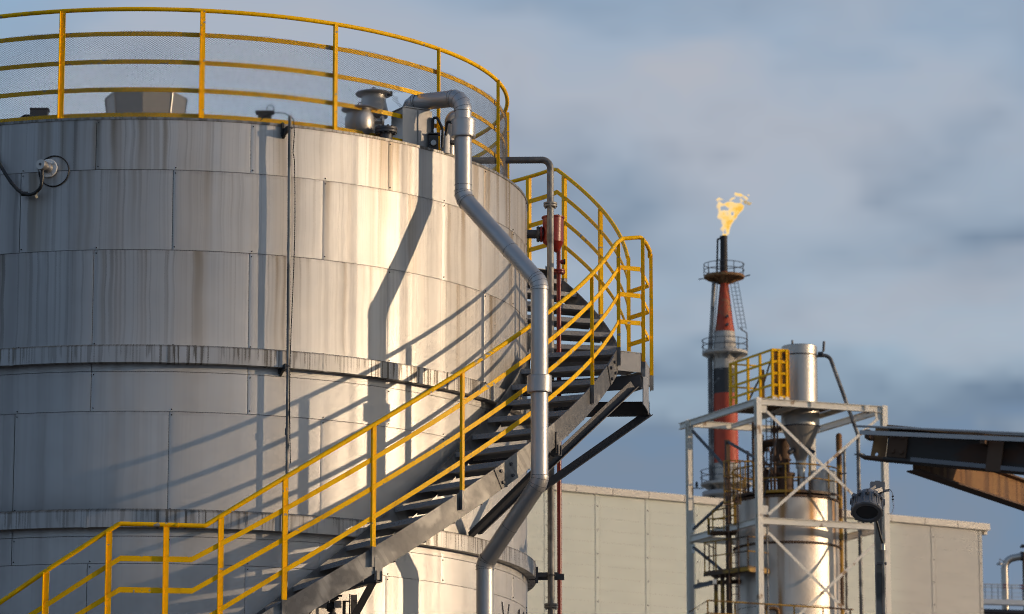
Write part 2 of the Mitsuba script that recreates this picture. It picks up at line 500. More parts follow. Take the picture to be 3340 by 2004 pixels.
# ================================================================== storage tank
from scipy.interpolate import PchipInterpolator
TK = 'storage_tank'
lab(TK, 'large cylindrical tank clad in rain streaked grey metal sheets, staircase winding round it', 'tank')
full = np.linspace(0, 360, 145)
add(TK, 'wall', [arc(rect(3.56, 3.586, 0.05, 10.65), full)], 'mat_wall', 30)
add(TK, 'roof', lathe([(3.6, 10.62), (3.6, 10.655), (1.8, 10.72), (0.05, 10.78)], (TANK_X, TANK_Y, 0), n=96), 'mat_roof', 30)
add(TK, 'roof_edge_trim', arc(rect(3.590, 3.612, 10.648, 10.671), full), 'mat_band', 30)
SEAM_A, SEAM_B = -5.30, 5.95
ROWS = [(10.180, 10.652, SEAM_A), (9.435, 10.180, SEAM_B), (8.540, 9.435, SEAM_A), (8.315, 8.400, SEAM_A), (7.951, 8.315, SEAM_A), (7.040, 7.951, SEAM_B),
        (6.820, 6.905, SEAM_B), (6.574, 6.820, SEAM_B), (5.700, 6.574, SEAM_A)]
rng = np.random.default_rng(4)


def clad_panel(t0, t1, z0, z1, dr_):
    wid = math.radians(t1 - t0) * R
    d = np.array([0, .006, .02, .045, .085, .16, .36, .58, .80, 1.02, 1.2, 1.30, 1.36, 1.39, 1.405, 1.4137]) / 1.4137
    x = d * wid
    r = R + 0.003 + dr_ - 0.0050 * np.exp(-x / 0.013) - 0.0010 * np.exp(-(wid - x) / 0.020)
    th = np.radians(t0 + d * (t1 - t0))
    zz = [z0, z1]
    front = np.array([[(TANK_X + r[i] * math.sin(th[i]), TANK_Y - r[i] * math.cos(th[i]), z) for z in zz] for i in range(len(d))])
    rb = 3.588
    back = np.array([[(TANK_X + rb * math.sin(th[i]), TANK_Y - rb * math.cos(th[i]), z) for z in zz] for i in range(len(d))])
    n = len(d)
    v = np.vstack([front.reshape(-1, 3), back.reshape(-1, 3)])
    o = 2 * n
    f = []
    for i in range(n - 1):
        a, b, c, e = 2 * i, 2 * i + 2, 2 * i + 3, 2 * i + 1
        f += [[a, b, c], [a, c, e]]
        f += [[e, c, o + c], [e, o + c, o + e], [a, o + a, o + b], [a, o + b, b]]
    f += [[0, 1, o + 1], [0, o + 1, o], [2 * n - 2, o + 2 * n - 2, o + 2 * n - 1], [2 * n - 2, o + 2 * n - 1, 2 * n - 1]]
    return trimesh.Trimesh(v, np.array(f), process=False)


screws = []
for z0, z1, s0 in ROWS:
    for k in range(-2, 6):
        a = s0 + 22.5 * k
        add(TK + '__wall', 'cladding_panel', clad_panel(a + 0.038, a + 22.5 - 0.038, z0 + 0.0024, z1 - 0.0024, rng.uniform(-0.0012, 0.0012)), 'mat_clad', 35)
        for tt, zz in ((a + 0.35, z0 + 0.03), (a + 0.35, z1 - 0.03), (a + 11.6, z0 + 0.02)):
            if z1 - z0 > 0.2:
                q = tp(tt, R + 0.002, zz)
                screws.append(cyl(q, q + rad(tt) * 0.008, 0.0062, 8))
add(TK, 'screw', screws, 'mat_black', kind='stuff')
for z0, s0 in ((8.384, 5.85), (6.890, -5.35)):
    for k in range(-3, 6):
        a = s0 + 22.5 * k
        add(TK, 'stiffening_ring_cover', arc([(3.59, z0), (3.69, z0), (3.69, z0 + 0.151), (3.60, z0 + 0.178), (3.59, z0 + 0.178)], np.linspace(a + 0.08, a + 22.42, 24)), 'mat_band', 30)
        add(TK, 'joint_strap', arc(rect(3.687, 3.696, z0 - 0.006, z0 + 0.157), np.linspace(a - 0.30, a + 0.30, 3)), 'mat_band', 30)
# tank number painted on the cladding, bent round the shell
txt = meshkit.text_mesh('V-1217', 0.28, 0.002)
txt = txt.subdivide_to_size(0.05)
v = txt.vertices.copy()
th0 = 68.2
tt = np.radians(th0) + (v[:, 0] * 0.93) / R
rr = R + 0.0055 + v[:, 2] * 0.5
zz = 6.243 + v[:, 1]
txt.vertices = np.stack([TANK_X + rr * np.sin(tt), TANK_Y - rr * np.cos(tt), zz], 1)
add(TK, 'painted_number', txt, 'mat_print', label='black painted number V-1217')

# ================================================================== guard railing on the roof
GR = 'guard_railing'
lab(GR, 'yellow ring guard railing with wire netting along the top edge of the tank', 'railing')
RZ = 10.66
th_f = np.linspace(-64, 262, 200)
add(GR, 'handrail', arctube(3.405, th_f, np.full(200, 11.745), 0.0205, 12), 'mat_yellow', 40)
for dz in (11.515, 11.25, 10.985):
    add(GR, 'mid_rail', arc(rect(3.385, 3.392, dz - 0.021, dz + 0.021), th_f), 'mat_yellow', 30)
add(GR, 'kick_plate', arc(rect(3.386, 3.393, 10.695, 10.765), th_f), 'mat_yellow', 30)
for k in range(-3, 11):
    t = 10.15 + 21.75 * k
    p = tp(t, 3.415, RZ)
    top = tp(t, 3.415, 11.735)
    m = prism([(-0.025, 0), (0.025, 0), (0.025, 0.034), (0.019, 0.034), (0.019, 0.006), (-0.025, 0.006)], p, top, rad(t))
    a = add(GR, 'post', m, 'mat_yellow')
    for zz in (11.515, 11.25, 10.985, 10.73):
        if -30 < t < 110:
            q = tp(t, 3.421, zz)
            add(a, 'bolt', cyl(q, q + rad(t) * 0.010, 0.010, 8), 'mat_yellow')
# expanded netting: zigzag strands that touch at every knot
step, hgt = 0.0150 / 3.40 * 180 / math.pi, 0.0090
tj = np.arange(-30, 236, step)
rows_n = int((11.545 - 10.70) / hgt)
jj = np.arange(len(tj))
seg_v, seg_f, base = [], [], 0
nr = np.random.default_rng(8)
for k in range(rows_n):
    z = 10.70 + hgt * (k + ((jj + k) % 2))
    sag = 0.006 * np.sin(tj * 0.35 + 0.8) * (k / rows_n) + 0.003 * np.sin(tj * 1.7 + k * 0.05)
    r = 3.402 + 0.006 * np.sin(tj * 0.55 + k * 0.06) * math.sin(k / rows_n * math.pi)
    t = np.radians(tj)
    keep = np.ones(len(tj), bool)
    wob = 0.8 * np.sin(z * 37.0) + 0.5 * np.sin(z * 83.0)
    keep &= ~((tj > 44.6 + wob) & (tj < 51.6 - wob * 0.8) & (z < 11.27) & (z > 10.80 + 0.03 * np.sin(tj * 5.0)))
    keep &= ~((tj > 41.4 + wob * 0.3) & (tj < 45.6 + wob * 0.4) & (z < 11.10 - (tj - 43.5) * 0.05 + 0.01 * wob))
    P = np.stack([TANK_X + r * np.sin(t), TANK_Y - r * np.cos(t), z + sag], 1)
    rd = np.stack([np.sin(t), -np.cos(t), 0 * t], 1)
    w = 0.0012
    ring = np.stack([P + rd * w, P + [0, 0, w] - rd * w * 0.5, P - [0, 0, w] - rd * w * 0.5], 1).reshape(-1, 3)
    i = np.nonzero(keep[:-1] & keep[1:])[0]
    a = base + i * 3
    for q in range(3):
        q2 = (q + 1) % 3
        seg_f.append(np.stack([a + q, a + 3 + q, a + 3 + q2], 1))
        seg_f.append(np.stack([a + q, a + 3 + q2, a + q2], 1))
    seg_v.append(ring)
    base += len(ring)
add(GR, 'netting', trimesh.Trimesh(np.vstack(seg_v), np.vstack(seg_f), process=False), 'mat_wire', label='grey diamond wire netting, torn beside the pipe housing', kind='stuff')

# ================================================================== spiral staircase
ST = 'spiral_staircase'
lab(ST, 'galvanised metal staircase with yellow handrails winding up round the tank', 'staircase')
RO, RI, RR = 4.60, 3.72, 4.615


def zt1(t):
    return 8.993 + 0.0497 * (np.asarray(t, float) - 76.0)


def zt2(t):
    return 9.193 + 0.050 * (np.asarray(t, float) - 95.8)


def helical(parent, name, prof, t0, t1, zf, mat, **kw):
    ths = np.linspace(t0, t1, max(3, int(abs(t1 - t0) / 1.5)))
    return add(parent, name, arc(prof, ths, zf(ths)), mat, 30, **kw)


LOW = 10.6           # end of the lower landing
for (r0, r1) in ((RO - 0.010, RO), (RI - 0.010, RI)):
    helical(ST, 'stringer', rect(r0, r1, -0.235, 0.002), LOW, 77.2, zt1, 'mat_galv')
helical(ST, 'stringer_flange', rect(RO - 0.05, RO - 0.010, -0.235, -0.225), LOW, 77.2, zt1, 'mat_galv')
helical(ST, 'stringer_flange', rect(RI - 0.05, RI - 0.010, -0.235, -0.225), LOW, 77.2, zt1, 'mat_galv')
for (r0, r1) in ((RO - 0.010, RO), (RI - 0.010, RI)):
    helical(ST, 'stringer', rect(r0, r1, -0.235, 0.002), 92.0, 124.0, zt2, 'mat_galv')
# lower landing and the flight below it run on outside the frame
zl = float(zt1(LOW))
add(ST, 'landing_plate', arc(rect(RI, RO - 0.01, zl - 0.006, zl), np.linspace(-1, LOW, 10)), 'mat_tread')
for (r0, r1) in ((RO - 0.010, RO), (RI - 0.010, RI)):
    add(ST, 'stringer', arc(rect(r0, r1, zl - 0.2, zl), np.linspace(-1, LOW, 10)), 'mat_galv', 30)
    helical(ST, 'stringer', rect(r0, r1, -0.235, 0.002), -112, -1, lambda t: zl + 0.0497 * (np.asarray(t, float) + 1.0), 'mat_galv')


def tread(t, z, span=4.25, r0=RI + 0.002, r1=RO - 0.012):
    ths = np.array([t, t + span / 2, t + span])
    m = [arc(rect(r0, r1, z - 0.006, z), ths)]
    m.append(arc(rect(r0, r1, z - 0.046, z - 0.006), np.array([t, t + 0.09])))
    m.append(arc(rect(r0, r1, z - 0.046, z - 0.006), np.array([t + span - 0.09, t + span])))
    # raised bars of the chequer plate along the nosing
    n = 22
    for i in range(n):
        r = r0 + (i + 0.5) / n * (r1 - r0)
        a = tp(t + 0.02, r - 0.010, z - 0.010 - 0.024 * (i % 2))
        b = tp(t + 0.02, r + 0.010, z - 0.022 + 0.004 * (i % 2))
        m.append(bar(a - tang(t) * 0.0015, b - tang(t) * 0.0015, 0.005, 0.006))
    return m


for k in range(0, 17):
    t = 76.0 - 4.024 * k
    if t > LOW - 1:
        add(ST, 'tread', tread(t, 8.993 - 0.2 * k), 'mat_tread')
for k in range(1, 8):
    add(ST, 'tread', tread(91.8 + 4.0 * k, 8.993 + 0.2 * k), 'mat_tread')
low = []
for k in range(1, 27):
    low += tread(-1 - 4.024 * k, zl - 0.2 * k)[:3]
add(ST, 'lower_tread', low, 'mat_tread', kind='stuff')
# upper landing beside the foam line, and the platform at the roof edge
LZ = 8.993
lp = [tp(80.2, RI, 0)[:2], tp(84, RI, 0)[:2], tp(88, RI, 0)[:2], tp(92, RI, 0)[:2], tp(92, RO, 0)[:2], tp(87.5, 4.81, 0)[:2], tp(78.3, 4.80, 0)[:2], tp(76.0, RO, 0)[:2], tp(80.2, RO, 0)[:2]]
lm = extrude_polygon(Polygon([lp[i] for i in (0, 1, 2, 3, 4, 5, 6, 7)]), 0.006, engine='earcut')
lm.apply_translation([0, 0, LZ - 0.012])
add(ST, 'landing_plate', lm, 'mat_tread')
A_, B_, C_, D_ = tp(76.3, RO, 0), tp(78.3, 4.80, 0), tp(87.5, 4.81, 0), tp(92, RO + 0.01, 0)
for a, b in ((A_, B_), (B_, C_), (C_, D_)):
    add(ST, 'landing_fascia', bar(a + V(0, 0, 8.885), b + V(0, 0, 8.885), 0.008, 0.185), 'mat_tread')
add(ST, 'landing_beam', channel(tp(79.5, 3.62, 8.62), tp(78.5, 4.80, 8.64), 0.05, 0.13, 0.008), 'mat_dark_steel')
add(ST, 'landing_beam', channel(tp(87.5, 3.62, 8.50), tp(87.5, 4.81, 8.50), 0.06, 0.14, 0.008), 'mat_dark_steel')
add(ST, 'landing_edge_plate', arc(rect(4.795, 4.803, 8.50, 8.80), np.linspace(79.5, 87.6, 8)), 'mat_tread', 30)
add(ST, 'brace', angle_bar(tp(78.0, 4.74, 8.64), tp(59.0, 3.66, 7.08), 0.08, 0.008), 'mat_dark_steel')
add(ST, 'brace', angle_bar(tp(87.5, 4.83, 8.50), tp(84.0, 3.64, 7.62), 0.08, 0.008), 'mat_dark_steel')
pz = 10.56
add(ST, 'platform_plate', arc(rect(3.45, RO, pz - 0.008, pz), np.linspace(123.5, 146, 10)), 'mat_tread')
add(ST, 'stringer', arc(rect(RO - 0.01, RO, pz - 0.2, pz - 0.002), np.linspace(123.5, 146, 10)), 'mat_galv', 30)
# bracket beams under the first flight
for t, name in ((57.3, 'b'), (29.6, 'a')):
    zo = float(zt1(t)) - 0.235
    add(ST, 'bracket_beam', channel(tp(t, 3.64, zo - 0.10), tp(t, RO + 0.03, zo - 0.10), 0.06, 0.10, 0.008, up=(0, 0, 1)), 'mat_dark_steel')
    add(ST, 'bracket_plate', [box(tp(t, RO + 0.010, zo + 0.02), (0.075, 0.012, 0.20), [tang(t), rad(t), V(0, 0, 1)])], 'mat_galv')
    add(ST, 'bracket_strut', angle_bar(tp(t, RO - 0.03, zo - 0.11), tp(t, 3.66, zo - 0.80), 0.075, 0.008), 'mat_dark_steel')
# bolted splice plates on the outer stringer
for t in (47.6, 73.4):
    z = float(zt1(t)) - 0.115
    sl = unit(tang(t) * (RO * math.pi / 180) + V(0, 0, 0.0497))
    nr_ = np.cross(rad(t), sl)
    a = add(ST, 'splice_plate', box(tp(t, RO + 0.004, z), (0.26, 0.008, 0.20), [sl, rad(t), -nr_]), 'mat_galv')
    for s1 in (-0.075, 0.075):
        for s2 in (-0.05, 0.05):
            q = tp(t, RO + 0.008, z) + sl * s1 + nr_ * s2 + sl * s2 * 0.3
            add(a, 'bolt', cyl(q, q + rad(t) * 0.018, 0.016, 6), 'mat_dark_steel')

# ---- handrails: stations (angle, height) along the flights
rail1 = [(-40.0, 4.73), (-12.222,6.109), (-7.474,6.364), (0.606,6.781), (9.782,6.773), (11.554,6.856), (18.552,7.2), (28.882,7.761), (40.779,8.349), (51.526,8.884), (65.888,9.548), (75.093,10.04)]
bar1 = [(-40.0, 4.49), (-6.7,6.097), (-0.778,6.403), (0.758,6.479), (8.426,6.475), (11.256,6.61), (18.182,6.944), (28.572,7.408), (40.444,8.034), (48.303,8.439), (55.189,8.782), (65.526,9.272), (74.389,9.718)]
bar2 = [(-40.0, 4.22), (-2.116,6.065), (0.735,6.206), (8.524,6.202), (11.306,6.336), (18.199,6.668), (28.616,7.172), (40.455,7.76), (48.303,8.165), (55.178,8.505), (65.492,8.997), (74.32,9.452)]
bar3 = [(-40.0, 3.95), (-0.3, 5.90), (9.0, 5.91), (11.289,6.061), (18.359,6.402), (28.642,6.897), (40.555,7.498), (48.303,7.912), (55.167,8.233), (65.337,8.727), (74.249,9.179)]


def stations(pts, k0, k1, corner=0):
    """Smooth line through the stations of the flight, straight below the kinks k0 and k1 of the landing."""
    pts = sorted(pts)
    t = np.array([p[0] for p in pts])
    z = np.array([p[1] for p in pts])
    hi = np.polynomial.polynomial.Polynomial.fit(t[k1:], z[k1:], 3, w=np.r_[6, np.ones(len(t) - k1 - 1)])
    lo_t = np.linspace(t[0], t[k0], 12)
    up_t = np.linspace(t[k1], 76.2, 46)
    out_t = np.concatenate([lo_t, up_t])
    out_z = np.concatenate([np.interp(lo_t, t, z), hi(up_t)])
    return out_t, out_z


t1, z1 = stations(rail1, 3, 4)
RAILZ = 10.136
path = [tp(t, RR, z) for t, z in zip(t1, z1)][:-1]
path += [tp(77.2, RR + 0.02, RAILZ - 0.03), tp(78.6, 4.80, RAILZ), tp(82, 4.815, RAILZ), tp(86.2, 4.825, RAILZ), tp(87.6, 4.82, RAILZ - 0.03)]
add(ST, 'handrail', tube(fillet(path, 0.05, 3), 0.0205, 12), 'mat_yellow', 45)
for t in (14.2, 33.5, 43.6, 57.5, 70.0, -4.5, 6.9):
    q = tp(t, RR, float(np.interp(t, t1, z1)))
    q2 = tp(t + 0.3, RR, float(np.interp(t + 0.3, t1, z1)))
    add(ST, 'handrail_weld', torus(q, q2 - q, 0.0200, 0.0032, 16, 6), 'mat_yellow', True)
for pts, k0, k1 in ((bar1, 3, 4), (bar2, 2, 3), (bar3, 1, 2)):
    tb, zb = stations(pts, k0, k1)
    add(ST, 'mid_rail', arc(rect(RR - 0.004, RR + 0.004, -0.024, 0.024), tb, zb), 'mat_yellow', 25)
for dz in (0.325, 0.59, 0.86):
    for a, b in (((76.4, RO), (78.2, 4.795)), ((78.4, 4.80), (87.4, 4.808)), ((87.6, 4.805), (91.6, RO + 0.01))):
        add(ST, 'landing_mid_rail', bar(tp(*a, RAILZ - dz), tp(*b, RAILZ - dz), 0.008, 0.044), 'mat_yellow')


def stair_post(t, r, ztop, zbase, zpaint, w=0.052):
    L = [(-w / 2, 0), (w / 2, 0), (w / 2, 0.036), (w / 2 - 0.007, 0.036), (w / 2 - 0.007, 0.007), (-w / 2, 0.007)]
    a = add(ST, 'post', prism(L, tp(t, r, zpaint), tp(t, r, ztop), rad(t)), 'mat_yellow')
    add(a, 'galvanised_foot', prism(L, tp(t, r, zbase), tp(t, r, zpaint - 0.001), rad(t)), 'mat_galv')
    return a


for t in (-31.0, -19.5, (-7.244,6.352)[0], (-0.481,6.69)[0], (5.655,6.773)[0], (11.554,6.856)[0], (18.598,7.2)[0], (28.933,7.762)[0], (40.719,8.348)[0], 52.6, (65.888,9.548)[0], 76.2):
    zr = float(np.interp(t, t1, z1))
    zs = float(zt1(t)) if t > LOW else (zl if t > -1 else zl + 0.0497 * (t + 1))
    stair_post(t, RO + 0.002, zr - 0.012, zs - 0.17, zs + 0.01)
for t, r in ((78.5, 4.806), (87.4, 4.815)):
    stair_post(t, r, RAILZ - 0.012, 8.75, 8.90)
# upper flight
t2 = np.linspace(92.6, 121.6, 40)
z2 = np.interp(t2, [92.6, 121.6], [10.185, 11.618])
path = [tp(t, RR, z) for t, z in zip(t2, z2)] + [tp(t, RR, 11.64) for t in np.linspace(122.8, 146, 12)]
add(ST, 'handrail', tube(path, 0.0205, 12), 'mat_yellow', 45)
for dz in (0.243, 0.51, 0.775):
    tt_ = np.concatenate([t2, np.linspace(123, 146, 10)])
    zz_ = np.concatenate([z2 - dz, np.full(10, 11.64 - dz - 0.03)])
    add(ST, 'mid_rail', arc(rect(RR - 0.004, RR + 0.004, -0.024, 0.024), tt_, zz_), 'mat_yellow', 25)
for t in (92.2, 109.0, 119.9, 128.2, 140.0):
    zr = float(np.interp(t, np.r_[t2, 122.8, 146], np.r_[z2, 11.64, 11.64]))
    zs = float(zt2(t)) if t < 122 else pz
    stair_post(t, RO + 0.002, zr - 0.012, zs - 0.17, zs + 0.01)

# ================================================================== pipes on the tank
VP = 'vent_pipe'
lab(VP, 'thick silver jacketed pipe that bends over the roof edge and zigzags down past the staircase', 'pipe')
TH, PR = 50.0, 0.0795


def P50(rz):
    return tp(TH, rz[0], rz[1])


pts = [P50(q) for q in ((3.23,10.988), (3.239,11.19), (3.904,11.136), (3.912,10.168), (4.835,9.229), (4.832,7.389), (4.182,6.697), (4.183,6.234))]
pts[-1] = pts[-1] + V(0, 0, -3.5)


def run(a, b, cut0, cut1, name='pipe_section'):
    d = unit(b - a)
    add(VP, name, tube([a + d * cut0, b - d * cut1], PR, 32), 'mat_pipe_clad', 40)


def gore_elbow(a, b, c, cut, gores):
    d0, d1 = unit(b - a), unit(c - b)
    p0, p1 = b - d0 * cut, b + d1 * cut
    ctr_dir = unit(d1 - d0)
    half = math.acos(np.clip(-d0 @ d1, -1, 1)) / 2
    rr = cut * math.tan(half)
    ctr = b + ctr_dir * rr / math.sin(half)
    s, e = unit(p0 - ctr), unit(p1 - ctr)
    w = math.acos(np.clip(s @ e, -1, 1))
    P = [p0]
    for i in range(gores):
        t = (i + 0.5) / gores
        u = (math.sin((1 - t) * w) * s + math.sin(t * w) * e) / math.sin(w)
        P.append(ctr + u * rr / math.cos(w / gores / 2))
    P.append(p1)
    a_ = add(VP, 'elbow', tube(P, PR + 0.004, 32), 'mat_pipe_clad', 16)
    for i, q in enumerate(P):
        d = unit((P[min(i + 1, len(P) - 1)] - P[max(i - 1, 0)]))
        add(a_, 'seam', torus(q, d, PR + 0.0045, 0.0022, 32, 5), 'mat_pipe_seam', True)


cuts = [0, 0.11, 0.135, 0.065, 0.065, 0.055, 0.055, 0]
for i in range(len(pts) - 1):
    run(pts[i], pts[i + 1], cuts[i] * 0.98, cuts[i + 1] * 0.98)
for i, g in ((1, 3), (2, 4), (3, 2), (4, 3), (5, 2), (6, 2)):
    gore_elbow(pts[i - 1], pts[i], pts[i + 1], cuts[i], g)
for z0, z1_, rr_ in (((3.905,10.747)[1], (3.904,10.919)[1], pts[3]), ((4.833,8.205)[1], (4.833,8.366)[1], pts[5])):
    c = V(rr_[0], rr_[1], 0)
    a = add(VP, 'collar', lathe([(PR, z0), (PR + 0.034, z0 + 0.002), (PR + 0.034, z1_ - 0.002), (PR, z1_)], c, n=40), 'mat_pipe_clad', 35)
    for z in (z0 + 0.008, z1_ - 0.008):
        add(a, 'bead', torus(c + V(0, 0, z), (0, 0, 1), PR + 0.0345, 0.003, 40, 6), 'mat_pipe_clad', True)
for p, d in ((pts[3] + V(0, 0, 0.12), V(0, 0, 1)), ((pts[3] * 0.38 + pts[4] * 0.62), pts[4] - pts[3]), ((pts[5] * 0.45 + pts[6] * 0.55), pts[6] - pts[5])):
    add(VP, 'jacket_joint', torus(p, d, PR + 0.0008, 0.0022, 32, 5), 'mat_pipe_seam', True)

HB = 'pipe_housing'
lab(HB, 'sheet metal box at the roof edge from which the thick silver pipe rises', 'box')
c = tp(48.2, 3.33, 10.86)
ax = [unit(tang(48) + rad(48) * 0.35), unit(rad(48) - tang(48) * 0.35), V(0, 0, 1)]
add(HB, 'casing', box(c, (0.25, 0.27, 0.42), ax), 'mat_cast')
for s in (-1, 1):
    add(HB, 'corner_flashing', box(c + ax[0] * 0.126 * s + ax[1] * 0.136, (0.035, 0.006, 0.43), ax), 'mat_cast')
add(HB, 'lid', box(c + V(0, 0, 0.214), (0.28, 0.30, 0.008), ax), 'mat_cast')
add(HB, 'side_sheet', box(c + ax[0] * 0.09 + ax[1] * 0.145 + V(0, 0, -0.02), (0.145, 0.006, 0.44), ax), 'mat_cast')

OP = 'overflow_pipe'
lab(OP, 'thin grey steel pipe leaving the roof edge sideways and dropping straight beside the red pipe', 'pipe')
dn = [tp(86, 2.5, 11.085), tp(86, 3.842, 11.075), tp(86, 3.842, 3.2)]
add(OP, 'pipe', tube(fillet(dn, 0.085, 8), 0.034, 20), 'mat_galv', 40)
for z in (10.618, 6.617):
    d_, b_ = flange(tp(86, 3.842, z - 0.022), (0, 0, 1), 0.068, 0.018, 6, 0.009, 0.012)
    a = add(OP, 'flange', d_, 'mat_galv', 40)
    add(a, 'bolt', b_, 'mat_galv', kind='stuff')
    d_, b_ = flange(tp(86, 3.842, z + 0.002), (0, 0, 1), 0.068, 0.018, 6, 0.009, 0.004)
    add(OP, 'flange', d_, 'mat_galv', 40)

FL = 'foam_line'
lab(FL, 'red foam chamber bolted to the tank side with its thin red riser pipe', 'pipe')
RTH = 90.5
fr = 3.918
add(FL, 'riser', tube([tp(RTH, fr, 10.26), tp(RTH, fr, 3.2)], 0.0225, 16), 'mat_red', 40)
cc = tp(RTH, 3.862, 0)
ch = lathe([(0.102, 10.30), (0.104, 10.31), (0.104, 10.545)], cc, n=32)
add(FL, 'chamber', ch, 'mat_red', 40)
cone = [lathe([(0.02, 0), (0.103, 0.10)], (0, 0, 0), n=32)]
cone[0].vertices[:, :2] += np.outer(1 - cone[0].vertices[:, 2] / 0.10, rad(RTH)[:2] * 0.04)
cone[0].apply_translation(cc + V(0, 0, 10.20))
add(FL, 'chamber_cone', cone, 'mat_red', 40)
d_, b_ = flange(cc + V(0, 0, 10.545), (0, 0, 1), 0.115, 0.016, 10, 0.007, 0.010)
a = add(FL, 'lid_flange', d_, 'mat_red', 40)
add(a, 'bolt', b_, 'mat_red', kind='stuff')
add(FL, 'nozzle', cyl(tp(RTH, 3.59, 10.385), tp(RTH, 3.80, 10.385), 0.044, 24), 'mat_dark_steel', 40)
for rr_, mt in ((3.705, 'mat_dark_steel'), (3.735, 'mat_red')):
    d_, b_ = flange(tp(RTH, rr_, 10.385), rad(RTH), 0.080, 0.018, 8, 0.010, 0.008)
    a = add(FL, 'nozzle_flange', d_, mt, 40)
    add(a, 'bolt', b_, 'mat_dark_steel', kind='stuff')
add(FL, 'test_outlet', cyl(tp(RTH, fr, 10.10), tp(RTH, fr + 0.062, 10.105), 0.022, 16), 'mat_red', 40)
add(FL, 'outlet_cap', cyl(tp(RTH, fr + 0.050, 10.104), tp(RTH, fr + 0.066, 10.104), 0.028, 16), 'mat_black', 40)
for z in (9.985, 10.006):
    d_, b_ = flange(tp(RTH, fr, z), (0, 0, 1), 0.062, 0.016, 6, 0.008, 0.008)
    a = add(FL, 'riser_flange', d_, 'mat_red', 40)
    add(a, 'bolt', b_, 'mat_red', kind='stuff')

PB = 'pipe_bracket'
lab(PB, 'small grey steel bracket on the tank ring that holds the two thin pipes', 'bracket')
add(PB, 'arm', angle_bar(tp(87, 3.62, 6.885), tp(87, 3.965, 6.885), 0.055, 0.006), 'mat_dark_steel')
add(PB, 'clamp_bar', bar(tp(86.2, 3.70, 6.925), tp(86.2, 3.915, 6.925), 0.008, 0.045), 'mat_dark_steel')
add(PB, 'upright', bar(tp(86, 3.70, 6.84), tp(86, 3.70, 7.0), 0.03, 0.008), 'mat_dark_steel')
add(PB, 'u_bolt', tube(fillet([tp(86.8, 3.80, 6.915), tp(85.2, 3.80, 6.915), tp(85.2, 3.884, 6.915), tp(86.8, 3.884, 6.915)], 0.034, 5), 0.005, 8), 'mat_dark_steel', 40)

CN = 'conduit_pipe'
CR, CT = 3.735, 22.35
lab(CN, 'thin vertical conduit standing off the sunlit side of the tank on two black brackets', 'pipe')
add(CN, 'pipe', tube([tp(CT, CR, 10.72), tp(CT + 0.1, CR, 9.1), tp(CT + 0.25, CR, 5.9)], 0.0155, 14), 'mat_galv', 40)
for z, big in ((10.60, 1), (8.385, 0)):
    add(CN, 'bracket', [bar(tp(CT - 0.1, 3.60, z), tp(CT - 0.1, CR + 0.012, z), 0.035, 0.05), bar(tp(CT - 0.5, 3.605, z - 0.045), tp(CT - 0.5, 3.605, z + 0.075), 0.06, 0.02, tang(CT)),
                        bar(tp(CT - 0.3, 3.60, z - 0.055), tp(CT - 0.3, CR - 0.03, z - 0.01), 0.02, 0.03)], 'mat_black')
    add(CN, 'clamp', torus(tp(CT + 0.1, CR, z + 0.005), (0, 0, 1), 0.0185, 0.006, 16, 6), 'mat_dark_steel', True)
for z in (9.49, 7.79):
    add(CN, 'coupling', cyl(tp(CT + 0.1, CR, z - 0.03), tp(CT + 0.1, CR, z + 0.03), 0.019, 14), 'mat_galv', 40)
wire = [tp(CT + 0.6 + 0.25 * math.sin(z * 2.1), CR + 0.012, z) for z in np.linspace(10.3, 7.5, 30)]
loop = [tp(18.9, 3.52, 10.70), tp(19.4, 3.55, 10.74), tp(20.6, 3.62, 10.765), tp(21.8, 3.68, 10.755), tp(22.9, CR, 10.70), tp(23.0, CR + 0.01, 10.55), tp(22.8, CR + 0.012, 10.38)]
add(CN, 'cable', tube(fillet(loop + wire, 0.05, 2), 0.0045, 7), 'mat_black', 50)

LS = 'level_sensor'
SC = (-12.234,10.206)
lab(LS, 'round metal sensor on the shaded side of the tank with a black hose hanging left', 'sensor')
q = tp(SC[0], 3.60, SC[1])
rq = rad(SC[0])
add(LS, 'flange', lathe([(0.082, 0), (0.085, 0.003), (0.085, 0.020), (0.078, 0.024)], q + rq * 0.01, rq, 32), 'mat_white', 35)
ax_ = unit(rq + V(-0.25, 0, 0.05))
add(LS, 'body', lathe([(0.050, 0), (0.048, 0.03), (0.034, 0.045), (0.034, 0.07), (0.048, 0.08), (0.050, 0.13), (0.046, 0.136)], q + rq * 0.03, ax_, 28), 'mat_cast', 35)
add(LS, 'plug', cyl(q + rq * 0.03 + ax_ * 0.13, q + rq * 0.03 + ax_ * 0.142, 0.014, 6), 'mat_dark_steel')
for a_ in (0.6, 2.4, 3.9, 5.3):
    q2 = q + rq * 0.03 + (V(math.cos(SC[0] * .0175), math.sin(SC[0] * .0175), 0) * math.cos(a_) + V(0, 0, 1) * math.sin(a_)) * 0.066
    add(LS, 'bolt', cyl(q2, q2 + rq * 0.016, 0.010, 6), 'mat_cast')
SR = (-11.463,10.179)
add(LS, 'sealing_ring', torus(tp(SR[0], 3.612, SR[1]), rad(SR[0]), 0.142, 0.006, 40, 6), 'mat_black', True)
gl = q + rq * 0.03 + ax_ * 0.10 + V(0, 0, -0.05)
add(LS, 'cable_gland', [cyl(gl, gl + V(0, 0, -0.045), 0.016, 12), cyl(gl + V(0, 0, -0.045), gl + V(0, 0, -0.10), 0.019, 12)], 'mat_black', 35)
hose = [gl + V(0, 0, -0.09), gl + V(-0.005, 0, -0.15)] + [tp(*x) for x in ((-13.6, 3.68, 9.975), (-14.6, 3.67, 9.955), (-15.6, 3.665, 9.965), (-16.6, 3.66, 10.01), (-17.6, 3.66, 10.08), (-18.6, 3.66, 10.17), (-19.6, 3.655, 10.27), (-21, 3.65, 10.40))]
